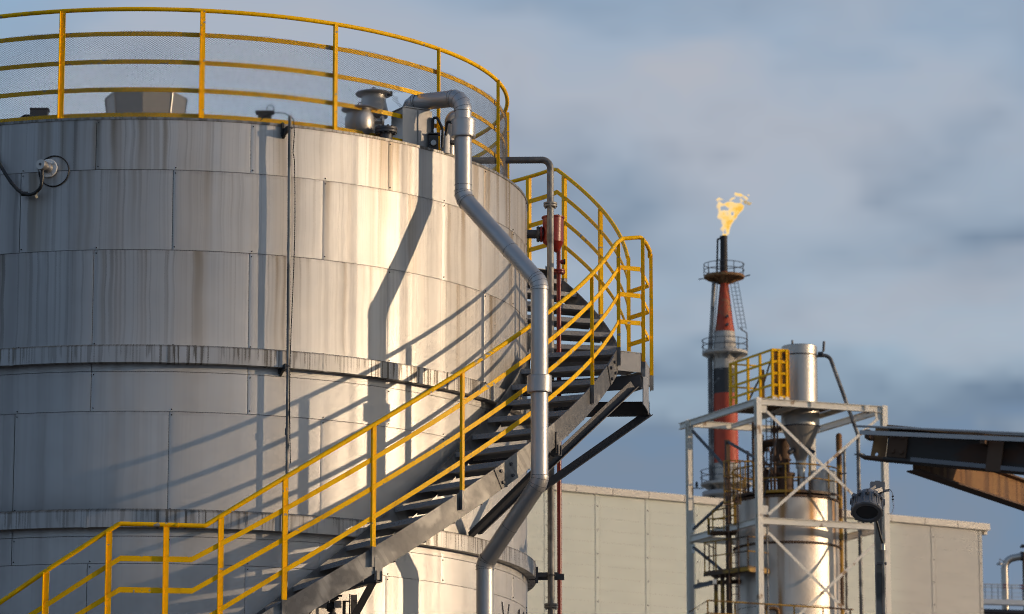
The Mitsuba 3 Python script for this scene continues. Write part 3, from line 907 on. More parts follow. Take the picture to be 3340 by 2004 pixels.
add(LS, 'hose', tube(fillet(hose, 0.09, 4), 0.0155, 12), 'mat_black', 45)
q3 = tp(-15.5, 3.665, 9.965)
add(LS, 'hose_joint', cyl(q3 - V(0.03, 0, -0.004), q3 + V(0.03, 0, 0.004), 0.021, 12), 'mat_black', 35)
q3 = tp(-13.4, 3.69, 9.99)
add(LS, 'tag', [box(q3 + V(-0.008, 0, -0.06), (0.022, 0.003, 0.03), [unit((1, 0, 0.5)), V(0, 1, 0), unit((-0.5, 0, 1))]), tube([q3, q3 + V(-0.006, 0, -0.045)], 0.002, 5)], 'mat_tag')

# ================================================================== equipment on the roof
VH = 'vent_hood'
hc = [-3.475,36.9,11.111]
lab(VH, 'wide faceted metal hood on the tank roof behind the railing at left', 'vent')
o = V(hc[0], hc[1], 0)
hm = lathe([(0.345, 10.90), (0.385, 11.215)], o, n=8)
add(VH, 'casing', hm, 'mat_cast')
add(VH, 'lid', lathe([(0.392, 11.21), (0.392, 11.225), (0.30, 11.232)], o, n=8), 'mat_cast')
add(VH, 'neck', lathe([(0.30, 10.68), (0.30, 10.905)], o, n=24), 'mat_dark_steel', 35)
for i in range(8):
    a_ = 2 * math.pi * i / 8
    dd = V(math.cos(a_), math.sin(a_), 0)
    add(VH, 'corner_seam', bar(o + dd * 0.347 + V(0, 0, 10.905), o + dd * 0.388 + V(0, 0, 11.21), 0.014, 0.014), 'mat_cast')

JB = 'junction_box'
q = [-4.381,36.05,10.863]
lab(JB, 'small dark box on the roof edge behind the left end of the railing', 'box')
add(JB, 'casing', box(V(q[0], q[1], 10.80), (0.16, 0.11, 0.17)), 'mat_dark_steel')
add(JB, 'lid', box(V(q[0] + 0.004, q[1] - 0.004, 10.893), (0.175, 0.12, 0.014)), 'mat_dark_steel')
add(JB, 'cable', tube(fillet([V(q[0] - 0.08, q[1], 10.84), V(q[0] - 0.14, q[1], 10.84), V(q[0] - 0.20, q[1], 10.79), V(q[0] - 0.22, q[1], 10.68)], 0.05, 4), 0.012, 8), 'mat_black', 40)

RF = 'roof_fitting'
q = [-2.267,36,10.842]
lab(RF, 'small black fitting with a wire loop on the roof edge above the conduit', 'fitting')
add(RF, 'base', [box(V(q[0] - 0.02, q[1], 10.76), (0.12, 0.08, 0.17)), box(V(q[0] - 0.02, q[1], 10.855), (0.17, 0.10, 0.02))], 'mat_black')
add(RF, 'wire_loop', tube([V(q[0] + 0.035 * math.cos(a) + 0.03, q[1], 10.875 + 0.055 * math.sin(a)) for a in np.linspace(-0.2, 3.3, 12)], 0.005, 7), 'mat_black', 40)

bz = 10.69
B1 = 'breather_valve'
q = [-1.426,36.45,10.9]
lab(B1, 'round bowl shaped metal breather valve with a wide lid, lower and nearer of the two', 'valve', 'breather valves on the tank roof')
o = V(q[0], q[1], q[2])
add(B1, 'body', lathe([(0.075, -0.19), (0.11, -0.16), (0.134, -0.10), (0.142, -0.04), (0.138, 0.02), (0.120, 0.065), (0.118, 0.085)], o, n=36), 'mat_cast', 40)
add(B1, 'lid', lathe([(0.120, 0.083), (0.168, 0.088), (0.176, 0.096), (0.168, 0.106), (0.10, 0.124), (0.03, 0.134)], o, n=36), 'mat_cast', 40)
add(B1, 'lifting_eye', torus(o + V(0, 0, 0.152), (0.6, 1, 0), 0.018, 0.005, 16, 6), 'mat_cast', True)
add(B1, 'neck', cyl(V(o[0], o[1], bz), o + V(0, 0, -0.185), 0.06, 20), 'mat_cast', 35)
add(B1, 'side_port', [cyl(o + V(0.10, 0.03, -0.0), o + V(0.20, 0.06, -0.0), 0.03, 16), cyl(o + V(0.195, 0.058, 0), o + V(0.215, 0.064, 0), 0.055, 20)], 'mat_cast', 35)
B2 = 'breather_valve_001'
_used['breather_valve'] = 1
q = [-1.316,36.95,11.168]
lab(B2, 'tall bell shaped metal breather valve with flanged lid, higher and farther of the two', 'valve', 'breather valves on the tank roof')
o = V(q[0], q[1], q[2])
add(B2, 'body', lathe([(0.10, -0.125), (0.136, -0.115), (0.142, -0.085), (0.135, -0.03), (0.120, 0.03), (0.113, 0.085), (0.116, 0.098)], o, n=36), 'mat_cast', 40)
add(B2, 'lid', lathe([(0.116, 0.096), (0.168, 0.100), (0.174, 0.110), (0.166, 0.120), (0.09, 0.130), (0.02, 0.134)], o, n=36), 'mat_cast', 40)
add(B2, 'lifting_eye', torus(o + V(0, 0, 0.156), (0.6, 1, 0), 0.020, 0.006, 16, 6), 'mat_cast', True)
add(B2, 'lid_clamp', [box(o + V(0.155, -0.03, 0.108), (0.05, 0.03, 0.04))], 'mat_dark_steel')
add(B2, 'neck', [cyl(V(o[0] + 0.02, o[1], bz), o + V(0.02, 0, -0.12), 0.030, 18)], 'mat_cast', 35)
d_, b_ = flange(o + V(0.02, 0, -0.165), (0, 0, 1), 0.075, 0.018, 8, 0.008, 0.01)
a = add(B2, 'neck_flange', d_, 'mat_cast', 40)
add(a, 'bolt', b_, 'mat_dark_steel', kind='stuff')

BF = 'blind_flange'
q = [-1.177,36.35,10.772]
lab(BF, 'bolted blind flange on a short nozzle at the roof edge below the breather valves', 'flange')
o = V(q[0], q[1], q[2])
for i, zo in enumerate((-0.026, 0.002)):
    d_, b_ = flange(o + V(0, 0, zo), (0.0, 0.0, 1), 0.105, 0.024, 12, 0.011, 0.012)
    a = add(BF, 'disc', d_, 'mat_dark_steel', 40)
    add(a, 'bolt', b_, 'mat_dark_steel', kind='stuff')
add(BF, 'nozzle', cyl(V(o[0], o[1], bz - 0.03), o + V(0, 0, -0.026), 0.06, 20), 'mat_dark_steel', 35)

GN = 'gooseneck_vent'
q = [-0.589,37,11.039]
lab(GN, 'grey gooseneck vent pipe on the roof half hidden behind the thick silver pipe', 'vent')
gp = [V(q[0], q[1], bz - 0.02), V(q[0], q[1], q[2] + 0.05), V(q[0] + 0.16, q[1] + 0.02, q[2] + 0.05), V(q[0] + 0.16, q[1] + 0.02, q[2] - 0.04)]
add(GN, 'pipe', tube(fillet(gp, 0.075, 6), 0.052, 20), 'mat_cast', 40)
d_, b_ = flange(V(q[0] + 0.01, q[1], bz + 0.10), (0, 0, 1), 0.085, 0.03, 8, 0.01, 0.012)
a = add(GN, 'flange', d_, 'mat_dark_steel', 40)
add(a, 'bolt', b_, 'mat_dark_steel', kind='stuff')

RP = 'roof_pump'
q = [-0.674,36.75,10.755]
lab(RP, 'small roof pump with pale canister, dark motor and black hoses beside the thick pipe', 'pump')
o = V(q[0], q[1], 0)
add(RP, 'canister', lathe([(0.040, 10.66), (0.043, 10.68), (0.043, 10.83), (0.030, 10.85)], o + V(0.045, 0.05, 0), n=24), 'mat_white', 35)
add(RP, 'motor_block', [box(o + V(-0.065, 0, 10.74), (0.085, 0.08, 0.16)), cyl(o + V(-0.065, -0.06, 10.75), o + V(-0.065, 0.05, 10.75), 0.032, 16), box(o + V(-0.06, -0.005, 10.835), (0.11, 0.09, 0.012))], 'mat_black')
add(RP, 'pressure_gauge', [lathe([(0.026, 0), (0.026, 0.02)], o + V(-0.065, -0.085, 10.735), (0, 1, 0), 18)], 'mat_cast', 35)
for sx, hz in ((-0.03, 11.02), (0.10, 10.98)):
    hs = [o + V(sx - 0.05, 0.02, 10.82), o + V(sx - 0.04, 0.0, hz - 0.02), o + V(sx, -0.02, hz - 0.03), o + V(sx + 0.05, -0.03, 10.88), o + V(sx + 0.045, -0.03, 10.70)]
    add(RP, 'hose', tube(fillet(hs, 0.05, 5), 0.013, 10), 'mat_black', 45)

CV = 'control_valve'
lab(CV, 'dark pipe valve assembly with grey elbow under the staircase at the tank wall', 'valve')
q = [-1.62,35.75,6.241]
o = V(*q)
add(CV, 'body', lathe([(0.02, -0.02), (0.045, -0.015), (0.052, 0.0), (0.052, 0.03), (0.04, 0.05)], o + V(-0.02, 0, -0.01), (1, -0.1, -0.1), 24), 'mat_black', 40)
add(CV, 'actuator_box', box(o + V(0.06, -0.04, 0.0), (0.065, 0.05, 0.06)), 'mat_cast')
add(CV, 'knob', cyl(o + V(0.06, -0.065, 0.0), o + V(0.06, -0.08, 0.0), 0.017, 14), 'mat_cast', 35)
add(CV, 'bonnet', [cyl(o + V(-0.01, 0, 0.03), o + V(0.06, 0, 0.075), 0.018, 12), cyl(o + V(0.03, 0.02, 0.05), o + V(0.05, 0.02, 0.115), 0.012, 10), box(o + V(0.05, 0.01, 0.085), (0.09, 0.03, 0.015))], 'mat_black', 35)
add(CV, 'frame', [bar(o + V(0.115, 0, 0.04), o + V(0.115, 0, -0.09), 0.012, 0.03, (1, 0, 0)), bar(o + V(0.10, 0, 0.035), o + V(0.17, 0, 0.035), 0.012, 0.012), bar(o + V(0.10, 0, -0.085), o + V(0.17, 0, -0.085), 0.012, 0.012), bar(o + V(0.165, 0, 0.1), o + V(0.165, 0, -0.09), 0.012, 0.012)], 'mat_black')
add(CV, 'mounting_plate', bar(o + V(0.20, 0.05, 0.10), o + V(0.20, 0.05, -0.5), 0.055, 0.01, (0, 1, 0)), 'mat_galv')
add(CV, 'elbow_pipe', tube(fillet([o + V(-0.06, 0, 0.005), o + V(-0.15, 0, 0.0), o + V(-0.22, 0.02, -0.06), o + V(-0.22, 0.03, -0.5)], 0.07, 5), 0.028, 16), 'mat_cast', 40)
add(CV, 'union_nut', [cyl(o + V(-0.09, 0, 0.003), o + V(-0.055, 0, 0.006), 0.036, 8), cyl(o + V(-0.055, 0, 0.006), o + V(-0.035, 0, 0.006), 0.042, 18)], 'mat_cast', 35)
add(CV, 'lower_pipe', [cyl(o + V(0.01, 0, -0.02), o + V(0.02, 0, -0.6), 0.026, 14), cyl(o + V(0.01, 0, -0.07), o + V(0.012, 0, -0.1), 0.036, 8)], 'mat_black', 35)
add(CV, 'wire', tube(fillet([o + V(0.19, 0.0, 0.04), o + V(0.25, -0.01, 0.035), o + V(0.245, -0.01, 0.02), o + V(0.20, 0, 0.03)], 0.01, 3), 0.003, 6), 'mat_dark_steel', 40)

# ================================================================== process structure behind the tank
ZT, ZM = 28.665, 23.97
F0 = V(*[9.341,150,28.665][:2])
E1, E2 = V(4.95, 1.80), V(-2.40, 4.95)
U, W = unit(np.r_[E1, 0]), unit(np.r_[E2, 0])


def fp(a, b, z):
    q = F0 + E1 * a + E2 * b
    return V(q[0], q[1], z)


SF = 'steel_frame'
lab(SF, 'cream painted open steel frame with cross bracing carrying the silo above the vessel', 'frame')
for i, (a, b) in enumerate(((0, 0), (0, 1), (1, 0), (1, 1))):
    add(SF, 'column', ibeam(fp(a, b, 0), fp(a, b, ZT + 0.02), 0.22, 0.22, 0.012, 0.018, up=W), 'mat_cream')
for z in (ZT - 0.13, ZM):
    for (p, q) in (((0, 0), (0, 1)), ((0, 0), (1, 0)), ((0, 1), (1, 1)), ((1, 0), (1, 1))):
        a, b = fp(*p, z), fp(*q, z)
        d = unit(b - a)
        add(SF, 'beam', ibeam(a + d * 0.115, b - d * 0.115, 0.25, 0.16, 0.010, 0.016), 'mat_cream')
add(SF, 'beam_end', ibeam(fp(0, 1, ZT - 0.13) + W * 0.115, fp(0, 1, ZT - 0.13) + W * 0.75, 0.25, 0.16, 0.010, 0.016), 'mat_cream')
for a in (0.33, 0.70):
    add(SF, 'beam', ibeam(fp(a, 0.02, ZT - 0.16), fp(a, 0.98, ZT - 0.16), 0.18, 0.12), 'mat_cream')
for z, s in ((ZT, -0.30), (ZM, -0.33), (ZM, 0.33)):
    for (a, b, d) in ((0, 0, U), (0, 1, -W), (1, 0, -U)):
        c = fp(a, b, z + s * 1.25) + d * 0.24
        add(SF, 'gusset', box(c, (0.26, 0.014, 0.34), [d, np.cross(V(0, 0, 1), d), V(0, 0, 1)]), 'mat_cream')
off = np.cross(U, V(0, 0, 1)) * 0.02
for z0, z1 in ((ZM + 0.25, ZT - 0.5), (ZM - 4.6, ZM - 0.45)):
    add(SF, 'diagonal', bar(fp(0.07, 0, z1) + off, fp(0.95, 0, z0) + off, 0.014, 0.11), 'mat_cream')
    add(SF, 'diagonal', bar(fp(0.07, 0, z0) + off * 1.9, fp(0.95, 0, z1) + off * 1.9, 0.014, 0.11), 'mat_cream')
add(SF, 'middle_post', bar(fp(0, 0.44, ZM - 4.5), fp(0, 0.44, ZT - 1.25), 0.16, 0.16, U), 'mat_rusty_steel')
for p, q in (((0.0, 0.95, ZT - 0.45), (0, 0.45, ZT - 2.35)), ((0, 0.44, ZT - 1.30), (0, 0.03, ZT - 2.3)), ((0, 0.95, ZM + 0.35), (0, 0.50, ZM + 1.1)), ((0, 0.95, ZM - 0.35), (0, 0.55, ZM - 1.5))):
    add(SF, 'diagonal', bar(fp(*p), fp(*q), 0.09, 0.09), 'mat_dark_steel')
dk = [fp(0.03, 0.02, 0), fp(0.72, 0.02, 0), fp(0.72, 0.60, 0), fp(0.03, 0.60, 0)]
hole = Point(*[11.136,152.6,29.133][:2]).buffer(0.74)
dm = extrude_polygon(Polygon([q[:2] for q in dk]).difference(hole), 0.03, engine='earcut')
dm.apply_translation([0, 0, ZT + 0.002])
add(SF, 'deck', dm, 'mat_rusty_steel')
for k, a in enumerate((0.43, 0.86)):
    add(SF, 'beam_splice', box(fp(a, 0, ZT - 0.13) + off * 4.2, (0.16, 0.012, 0.245), [U, np.cross(V(0, 0, 1), U), V(0, 0, 1)]), 'mat_cream')
add(SF, 'side_conduit', tube([fp(0.05, 0, 5) + off * 6, fp(0.05, 0, ZM - 0.2) + off * 6], 0.03, 10), 'mat_galv', 40)

PV = 'process_vessel'
VC = [10.621,153.4,23.789]
VX, VY = VC[0], VC[1]
vo = V(VX, VY, 0)
lab(PV, 'shiny stainless vessel with rust streaks standing inside the cream steel frame', 'vessel')
zr, zf = 25.159, 23.358
add(PV, 'shell', lathe([(2.02, 8), (2.02, zf - 0.03)], vo, n=96), 'mat_vessel', 40)
add(PV, 'upper_shell', lathe([(2.0, zf + 0.03), (2.0, zr), (1.9, zr + 0.06), (0.3, zr + 0.12)], vo, n=96), 'mat_vessel', 35)
add(PV, 'girth_flange', lathe([(1.9, zf - 0.05), (2.10, zf - 0.045), (2.10, zf + 0.01), (2.0, zf + 0.045)], vo, n=96), 'mat_rusty_steel', 35)
add(PV, 'weld_seam', lathe([(2.0, zf - 2.42), (2.024, zf - 2.42), (2.024, zf - 2.40), (2.0, zf - 2.40)], vo, n=96), 'mat_rusty_steel', 35)
add(PV, 'top_ring', lathe([(1.95, zr - 0.06), (2.06, zr - 0.06), (2.06, zr + 0.03), (1.95, zr + 0.03)], vo, n=96), 'mat_rusty_steel', 35)
add(PV, 'manway_neck', lathe([(0.55, zr), (0.55, zr + 1.05), (0.50, zr + 1.1)], V(*[11.954,152.6,26.087][:2], 0), n=36), 'mat_stainless', 35)
add(PV, 'nozzle', lathe([(0.30, zr), (0.30, zr + 0.9), (0.36, zr + 0.9), (0.36, zr + 1.0)], V(*[10.536,152.4,26.055][:2], 0), n=24), 'mat_rusty_steel', 35)
q = vo + V(-0.85, -1.86, 20.35)
add(PV, 'pipe_loop', tube(fillet([q + V(-0.32, 0, -0.9), q + V(-0.32, -0.25, 0.45), q + V(0.32, -0.25, 0.45), q + V(0.32, 0, -0.9)], 0.16, 4), 0.075, 12), 'mat_rust', 40)
a = 'process_vessel__top_railing'
rz0, rz1 = zr + 0.13, zr + 1.20


def vring(r, z, n=48):
    return [vo + V(r * math.cos(t), r * math.sin(t), z) for t in np.arange(n) / n * 2 * math.pi]


add(PV, 'top_railing', [tube(vring(2.1, rz1), 0.032, 8, True), tube(vring(2.1, (rz0 + rz1) / 2), 0.024, 8, True)], 'mat_rusty_yellow', 40)
add(a, 'kick_plate', lathe([(2.09, rz0 - 0.03), (2.11, rz0 - 0.03), (2.11, rz0 + 0.07), (2.09, rz0 + 0.07)], vo, n=64), 'mat_rusty_yellow', 35)
for i in range(14):
    t = 2 * math.pi * (i + 0.32) / 14
    p = vo + V(2.1 * math.cos(t), 2.1 * math.sin(t), 0)
    add(a, 'post', bar(p + V(0, 0, rz0 - 0.16), p + V(0, 0, rz1), 0.05, 0.05), 'mat_rusty_yellow')

SI = 'dust_silo'
SO = [11.137,152.6,29.165]
so = V(SO[0], SO[1], 0)
zz = [31.155, 30.779, 28.775, 27.98, 26.636, 26.378, 26.152]
lab(SI, 'polished metal silo with a conical hopper hung through the top of the steel frame', 'silo')
add(SI, 'upper_shell', lathe([(0.68, zz[2]), (0.68, zz[1]), (0.685, zz[1]), (0.685, zz[0] - 0.02), (0.66, zz[0]), (0.02, zz[0] + 0.05)], so, n=64), 'mat_stainless', 35)
add(SI, 'flange_ring', lathe([(0.68, zz[1] - 0.03), (0.72, zz[1] - 0.03), (0.72, zz[1] + 0.01), (0.68, zz[1] + 0.01)], so, n=64), 'mat_dark_steel', 35)
add(SI, 'lower_shell', lathe([(0.74, zz[3]), (0.74, zz[2] - 0.02), (0.69, zz[2] + 0.03)], so, n=64), 'mat_stainless', 35)
add(SI, 'hopper_flange', lathe([(0.74, zz[3] - 0.03), (0.775, zz[3] - 0.03), (0.775, zz[3] + 0.02), (0.74, zz[3] + 0.02)], so, n=64), 'mat_dark_steel', 35)
add(SI, 'hopper', lathe([(0.17, zz[4]), (0.735, zz[3] - 0.03)], so, n=64), 'mat_stainless', 35)
add(SI, 'outlet', lathe([(0.15, zr), (0.15, zz[5]), (0.20, zz[5]), (0.20, zz[4] + 0.02)], so, n=32), 'mat_stainless', 35)
for s in (-1, 1):
    add(SI, 'vibrator', cyl(so + V(0.30 * s, -0.24, zz[4] + 0.42), so + V(0.48 * s, -0.30, zz[4] + 0.30), 0.10, 14), 'mat_dark_steel', 35)
add(SI, 'instrument', [cyl(so + V(-0.3, -0.5, zz[0]), so + V(-0.3, -0.5, zz[0] + 0.16), 0.04, 10), cyl(so + V(0.72, -0.2, zz[1] + 0.05), so + V(0.9, -0.25, zz[1] + 0.05), 0.09, 14), cyl(so + V(0.92, -0.2, zz[1] + 0.15), so + V(0.95, -0.2, zz[1] + 0.55), 0.05, 10)], 'mat_dark_steel', 35)

CP = 'conveying_pipe'
lab(CP, 'grey pipe slanting from the silo top down to a long vertical run on its right', 'pipe')
add(CP, 'pipe', tube(fillet([[11.835,152.4,30.773], [12.283,152.4,30.773], [13.336,152.4,27.67], V([13.397,152.4,27.508][0], 152.4, 0.5)], 0.45, 6), 0.075, 14), 'mat_galv', 40)
q = V([13.397,152.4,27.508][0], 152.4, 26.894)
add(CP, 'clamp', [cyl(q - V(0, 0, 0.03), q + V(0, 0, 0.03), 0.12, 14), bar(q - V(0.22, 0, 0), q + V(0.2, 0, 0), 0.03, 0.05)], 'mat_galv', 35)

SG = 'silo_guard_cage'
lab(SG, 'yellow guard cage of posts and rails on the frame deck left of the silo', 'cage')
cz0, cz1 = ZT + 0.05, ZT + 1.98
C0 = fp(0.135, 0.03, 0)
for i, s in enumerate((0, 0.95, 1.9, 2.85, 3.3)):
    p = C0 + W * s
    add(SG, 'post', bar(p + V(0, 0, cz0), p + V(0, 0, cz1), 0.12, 0.08, U), 'mat_yellow')
for k in range(5):
    z = cz0 + 0.09 + (cz1 - cz0 - 0.12) * k / 4
    add(SG, 'rail', bar(C0 + V(0, 0, z), C0 + W * 3.3 + V(0, 0, z), 0.05, 0.08), 'mat_yellow')
    add(SG, 'rail', bar(C0 + V(0, 0, z), C0 + U * 0.66 + V(0, 0, z), 0.05, 0.10), 'mat_yellow')
    if k in (0, 2, 4):
        add(SG, 'rail', bar(C0 + W * 3.3 + V(0, 0, z), C0 + W * 3.3 + U * 1.1 + V(0, 0, z), 0.05, 0.06), 'mat_yellow')
for s in (0.30, 0.62):
    p = C0 + U * s
    add(SG, 'post', channel(p + V(0, 0, cz0), p + V(0, 0, cz1), 0.15, 0.05, 0.012, -W), 'mat_yellow')
add(SG, 'panel', box(C0 + U * 0.33 + W * 0.04 + V(0, 0, (cz0 + cz1) / 2), (0.62, 0.008, cz1 - cz0 - 0.1), [U, W, V(0, 0, 1)]), 'mat_rusty_yellow')
for p, q in (((1.2, cz0 + 0.3), (0.1, cz1 - 0.1)), ((2.4, cz0), (0.9, cz1 - 0.7))):
    add(SG, 'strut', bar(C0 + W * p[0] + V(0.1, 0.1, p[1]), C0 + W * q[0] + V(0.1, 0.1, q[1]), 0.05, 0.05), 'mat_dark_steel')
add(SG, 'inner_post', bar(C0 + W * 1.7 + U * 0.5 + V(0, 0, cz0), C0 + W * 1.7 + U * 0.5 + V(0, 0, cz1 - 0.5), 0.15, 0.15), 'mat_rusty_yellow')
add(SG, 'base_block', [box(C0 + U * s - W * 0.02 + V(0, 0, cz0 + 0.03), (0.16, 0.10, 0.10), [U, W, V(0, 0, 1)]) for s in (0.05, 0.32, 0.58)], 'mat_cream')

RPI = 'rusty_pipe'
lab(RPI, 'rust yellow pipe with a red capped top right of the vessel', 'pipe')
x, y, z = [12.691,153.5,27.76]
add(RPI, 'pipe', cyl((x, y, 3), (x, y, z), 0.11, 18), 'mat_rusty_yellow', 35)
add(RPI, 'cap', lathe([(0.12, -0.5), (0.12, 0.06), (0.08, 0.13), (0.02, 0.15)], (x, y, z), n=18), 'mat_rust', 35)
SP = 'slender_pole'
lab(SP, 'slender dark pole with stay arms beside the rust yellow pipe', 'pole')
x2, y2, z2_ = [12.867,153.2,27.221]
add(SP, 'shaft', cyl((x2, y2, 2), (x2, y2, z2_), 0.055, 14), 'mat_galv', 35)
for dz in (0.02, -0.95):
    add(SP, 'arm', cyl((x2 + 0.06, y2 - 0.06, z2_ + dz), (x2 - 0.22, y2 + 0.1, z2_ + dz - (0.3 if dz > 0 else 0)), 0.03, 10), 'mat_dark_steel', 35)

# ---- rusty access platforms left of the vessel
AP = 'access_tower'
lab(AP, 'rusty yellow access platforms and caged ladder on the left side of the vessel', 'platform')
YA = 152.0


def ap(x0, z0, dy=0.0):
    return V(x0, YA + dy, z0)


PXM = 0.01606
ax0 = [7.36,152,22.312]
ax1 = [8.975,152,22.567]
for x0 in ([7.799,152,21.994][0], [8.052,152,21.994][0]):
    add(AP, 'leg', bar((x0, YA + 0.3, 3), (x0, YA + 0.3, ax0[2]), 0.15, 0.15), 'mat_rusty_yellow')
x0 = [8.329,152,21.994][0]
add(AP, 'leg', bar((x0, YA + 0.3, 3), (x0, YA + 0.3, 25.75), 0.17, 0.17), 'mat_rusty_steel')
pl0, pl1, pl2 = V(ax0[0], 152.6, 0), V(ax1[0], 150.9, 0), V(ax1[0] + 0.5, 151.3, 0)
zp = 22.375
pm = extrude_polygon(Polygon([pl0[:2], pl1[:2], pl2[:2] + [0.3, 0.2], [ax1[0] + 0.3, 153.6], [ax0[0] + 0.5, 154.2]]), 0.05, engine='earcut')
pm.apply_translation([0, 0, zp - 0.05])
add(AP, 'platform', pm, 'mat_rusty_steel')
add(AP, 'edge_beam', [bar(pl0 + V(0, 0, zp - 0.12), pl1 + V(0, 0, zp - 0.12), 0.06, 0.14), bar(pl1 + V(0, 0, zp - 0.14), pl2 + V(0.3, 0.2, zp - 0.14), 0.06, 0.18)], 'mat_rusty_yellow')
add(AP, 'under_beam', [bar(V(ax0[0] + 0.2, 153, zp - 0.38), V(ax0[0] + 1.6, 152.6, zp - 0.38), 0.14, 0.16), bar(V(ax0[0] - 0.25, 152.5, zp - 0.5), V(ax0[0] + 0.9, 152.3, zp - 0.45), 0.1, 0.12)], 'mat_rusty_steel')
for dz in (1.12, 0.56):
    add(AP, 'platform_rail', tube([pl0 + V(0, 0, zp + dz), pl1 + V(0, 0, zp + dz), pl2 + V(0.3, 0.2, zp + dz)], 0.024, 8), 'mat_rusty_yellow', 40)
    add(AP, 'platform_rail', tube([pl0 + V(0, 0, zp + dz), V(ax0[0] + 0.5, 154.2, zp + dz)], 0.024, 8), 'mat_rusty_yellow', 40)
for s in (0.02, 0.27, 0.62, 0.99):
    p = pl0 + (pl1 - pl0) * s
    add(AP, 'platform_post', bar(p + V(0, 0, zp - 0.05), p + V(0, 0, zp + 1.13), 0.055, 0.04), 'mat_rusty_yellow')
for x0 in (0.25, 0.42):
    add(AP, 'platform_post', bar(V(ax0[0] + x0, 153.5, zp - 0.05), V(ax0[0] + x0, 153.5, zp + 1.2), 0.05, 0.04), 'mat_rusty_yellow')
# upper small platform
u0, u1 = [7.683,152,24.627], [8.508,151.4,24.744]
u0, u1 = V(*u0), V(*u1)
for dz in (0, -0.34):
    add(AP, 'upper_rail', tube([u0 + V(0, 0, dz), u1 + V(0, 0, dz)], 0.028, 8), 'mat_rusty_yellow', 40)
    add(AP, 'upper_rail', tube([u0 + V(-0.18, 0.5, dz - 0.22), u0 + V(0.8, 0.7, dz - 0.20)], 0.028, 8), 'mat_rusty_yellow', 40)
for s, h_ in ((0, 0.85), (0.5, 0.85)):
    p = u0 + (u1 - u0) * s
    add(AP, 'upper_post', bar(p + V(0, 0, -h_), p + V(0, 0, 0.02), 0.05, 0.04), 'mat_rusty_yellow')
add(AP, 'upper_post', bar(u1 + V(0, 0, -0.75), u1 + V(0, 0, 0.02), 0.11, 0.08), 'mat_rusty_yellow')
add(AP, 'upper_post', bar(u0 + V(-0.13, 0.5, -0.85), u0 + V(-0.13, 0.5, -0.2), 0.10, 0.05), 'mat_rusty_yellow')
add(AP, 'upper_platform', box((u0 + u1) / 2 + V(0, 0.5, -0.88), (1.0, 1.0, 0.04)), 'mat_rusty_steel')
# caged ladder up to the vessel top
lc = V(*[8.38,150.9,25.56])
lt, lb = 26.358, 24.716
for zz_ in (lt, lt - 0.55, lt - 1.1, lb + 0.05):
    add(AP, 'ladder_hoop', tube([lc * V(1, 1, 0) + V(0.33 * math.cos(t), 0.33 * math.sin(t), zz_) for t in np.arange(14) / 14 * 2 * math.pi], 0.022, 6, True), 'mat_rusty_yellow', 40)
for t in np.radians((10, 75, 150, 200, 245, 290, 335)):
    p = lc * V(1, 1, 0) + V(0.33 * math.cos(t), 0.33 * math.sin(t), 0)
    add(AP, 'cage_bar', bar(p + V(0, 0, lb), p + V(0, 0, lt), 0.035, 0.02), 'mat_rusty_yellow')
for s in (-0.18, 0.18):
    p = lc * V(1, 1, 0) + V(s + 0.05, 0.3, 0)
    add(AP, 'ladder_stile', tube(fillet([p + V(0, 0, lb - 3.6), p + V(0, 0, lt - 0.05), p + V(0.05, 0.4, lt - 0.05)], 0.15, 4), 0.026, 8), 'mat_rusty_steel', 40)
add(AP, 'ladder_rung', [cyl(lc * V(1, 1, 0) + V(-0.13, 0.3, z), lc * V(1, 1, 0) + V(0.23, 0.3, z), 0.014, 6) for z in np.arange(lb - 3.4, lt, 0.3)], 'mat_rusty_steel', kind='stuff')
x0 = [8.893,151,25.831][0]
add(AP, 'landing_post', bar((x0, 151, zr - 0.1), (x0, 151, 26.407), 0.06, 0.05), 'mat_rusty_yellow')
add(AP, 'landing_rail', tube(fillet([V(lc[0] + 0.2, 151, 26.423), V(x0, 151, 26.391), V(x0 + 0.25, 151.1, 26.423), V(x0 + 0.35, 151.2, 26.279), V(x0 + 0.36, 151.2, zr)], 0.08, 3), 0.035, 8), 'mat_rusty_yellow', 40)

# ---- dark pipework and ladders between the frame's legs
PW = 'process_pipework'
lab(PW, 'dark rusty pipes, ladder and fittings between the front frame column and the silo hopper', 'pipes')
for p in ([9.909,154,29.007], [10.102,154,29.007]):
    add(PW, 'ladder_stile', bar((p[0], p[1], zr - 0.2), p, 0.04, 0.05), 'mat_rusty_steel')
p = [10.005,154,29.007]
add(PW, 'ladder_rung', [cyl((p[0] - 0.1, p[1], z), (p[0] + 0.1, p[1], z), 0.014, 6) for z in np.arange(zr, p[2], 0.3)], 'mat_rusty_steel', kind='stuff')
for p, r in (([10.093,152.2,28.445], 0.055), ([9.417,154.5,28.685], 0.05), ([9.35,151.6,26.73], 0.06), ([9.861,155.5,28.198], 0.045), ([10.404,155,28.607], 0.04), ([9.821,152.6,26.41], 0.08), ([9.946,152.2,26.958], 0.035), ([9.749,152.9,26.863], 0.03), ([9.154,153.6,27.223], 0.05)):
    add(PW, 'riser', cyl((p[0], p[1], 6), p, r, 12), 'mat_rusty_steel', 35)
add(PW, 'duct_elbow', tube(fillet([[9.54,153.8,26.279], [9.588,153.8,27.549], [10.684,153.8,27.615]], 0.5, 6), 0.16, 14), 'mat_rusty_steel', 40)
p = V(*[10.5,153.6,26.897])
add(PW, 'fan_casing', [cyl(p + V(0, 0, -0.7), p + V(0, 0, 0.75), 0.28, 20), cyl(p + V(0, 0, 0.2), p + V(-0.45, 0, 0.35), 0.13, 14)], 'mat_rusty_steel', 35)
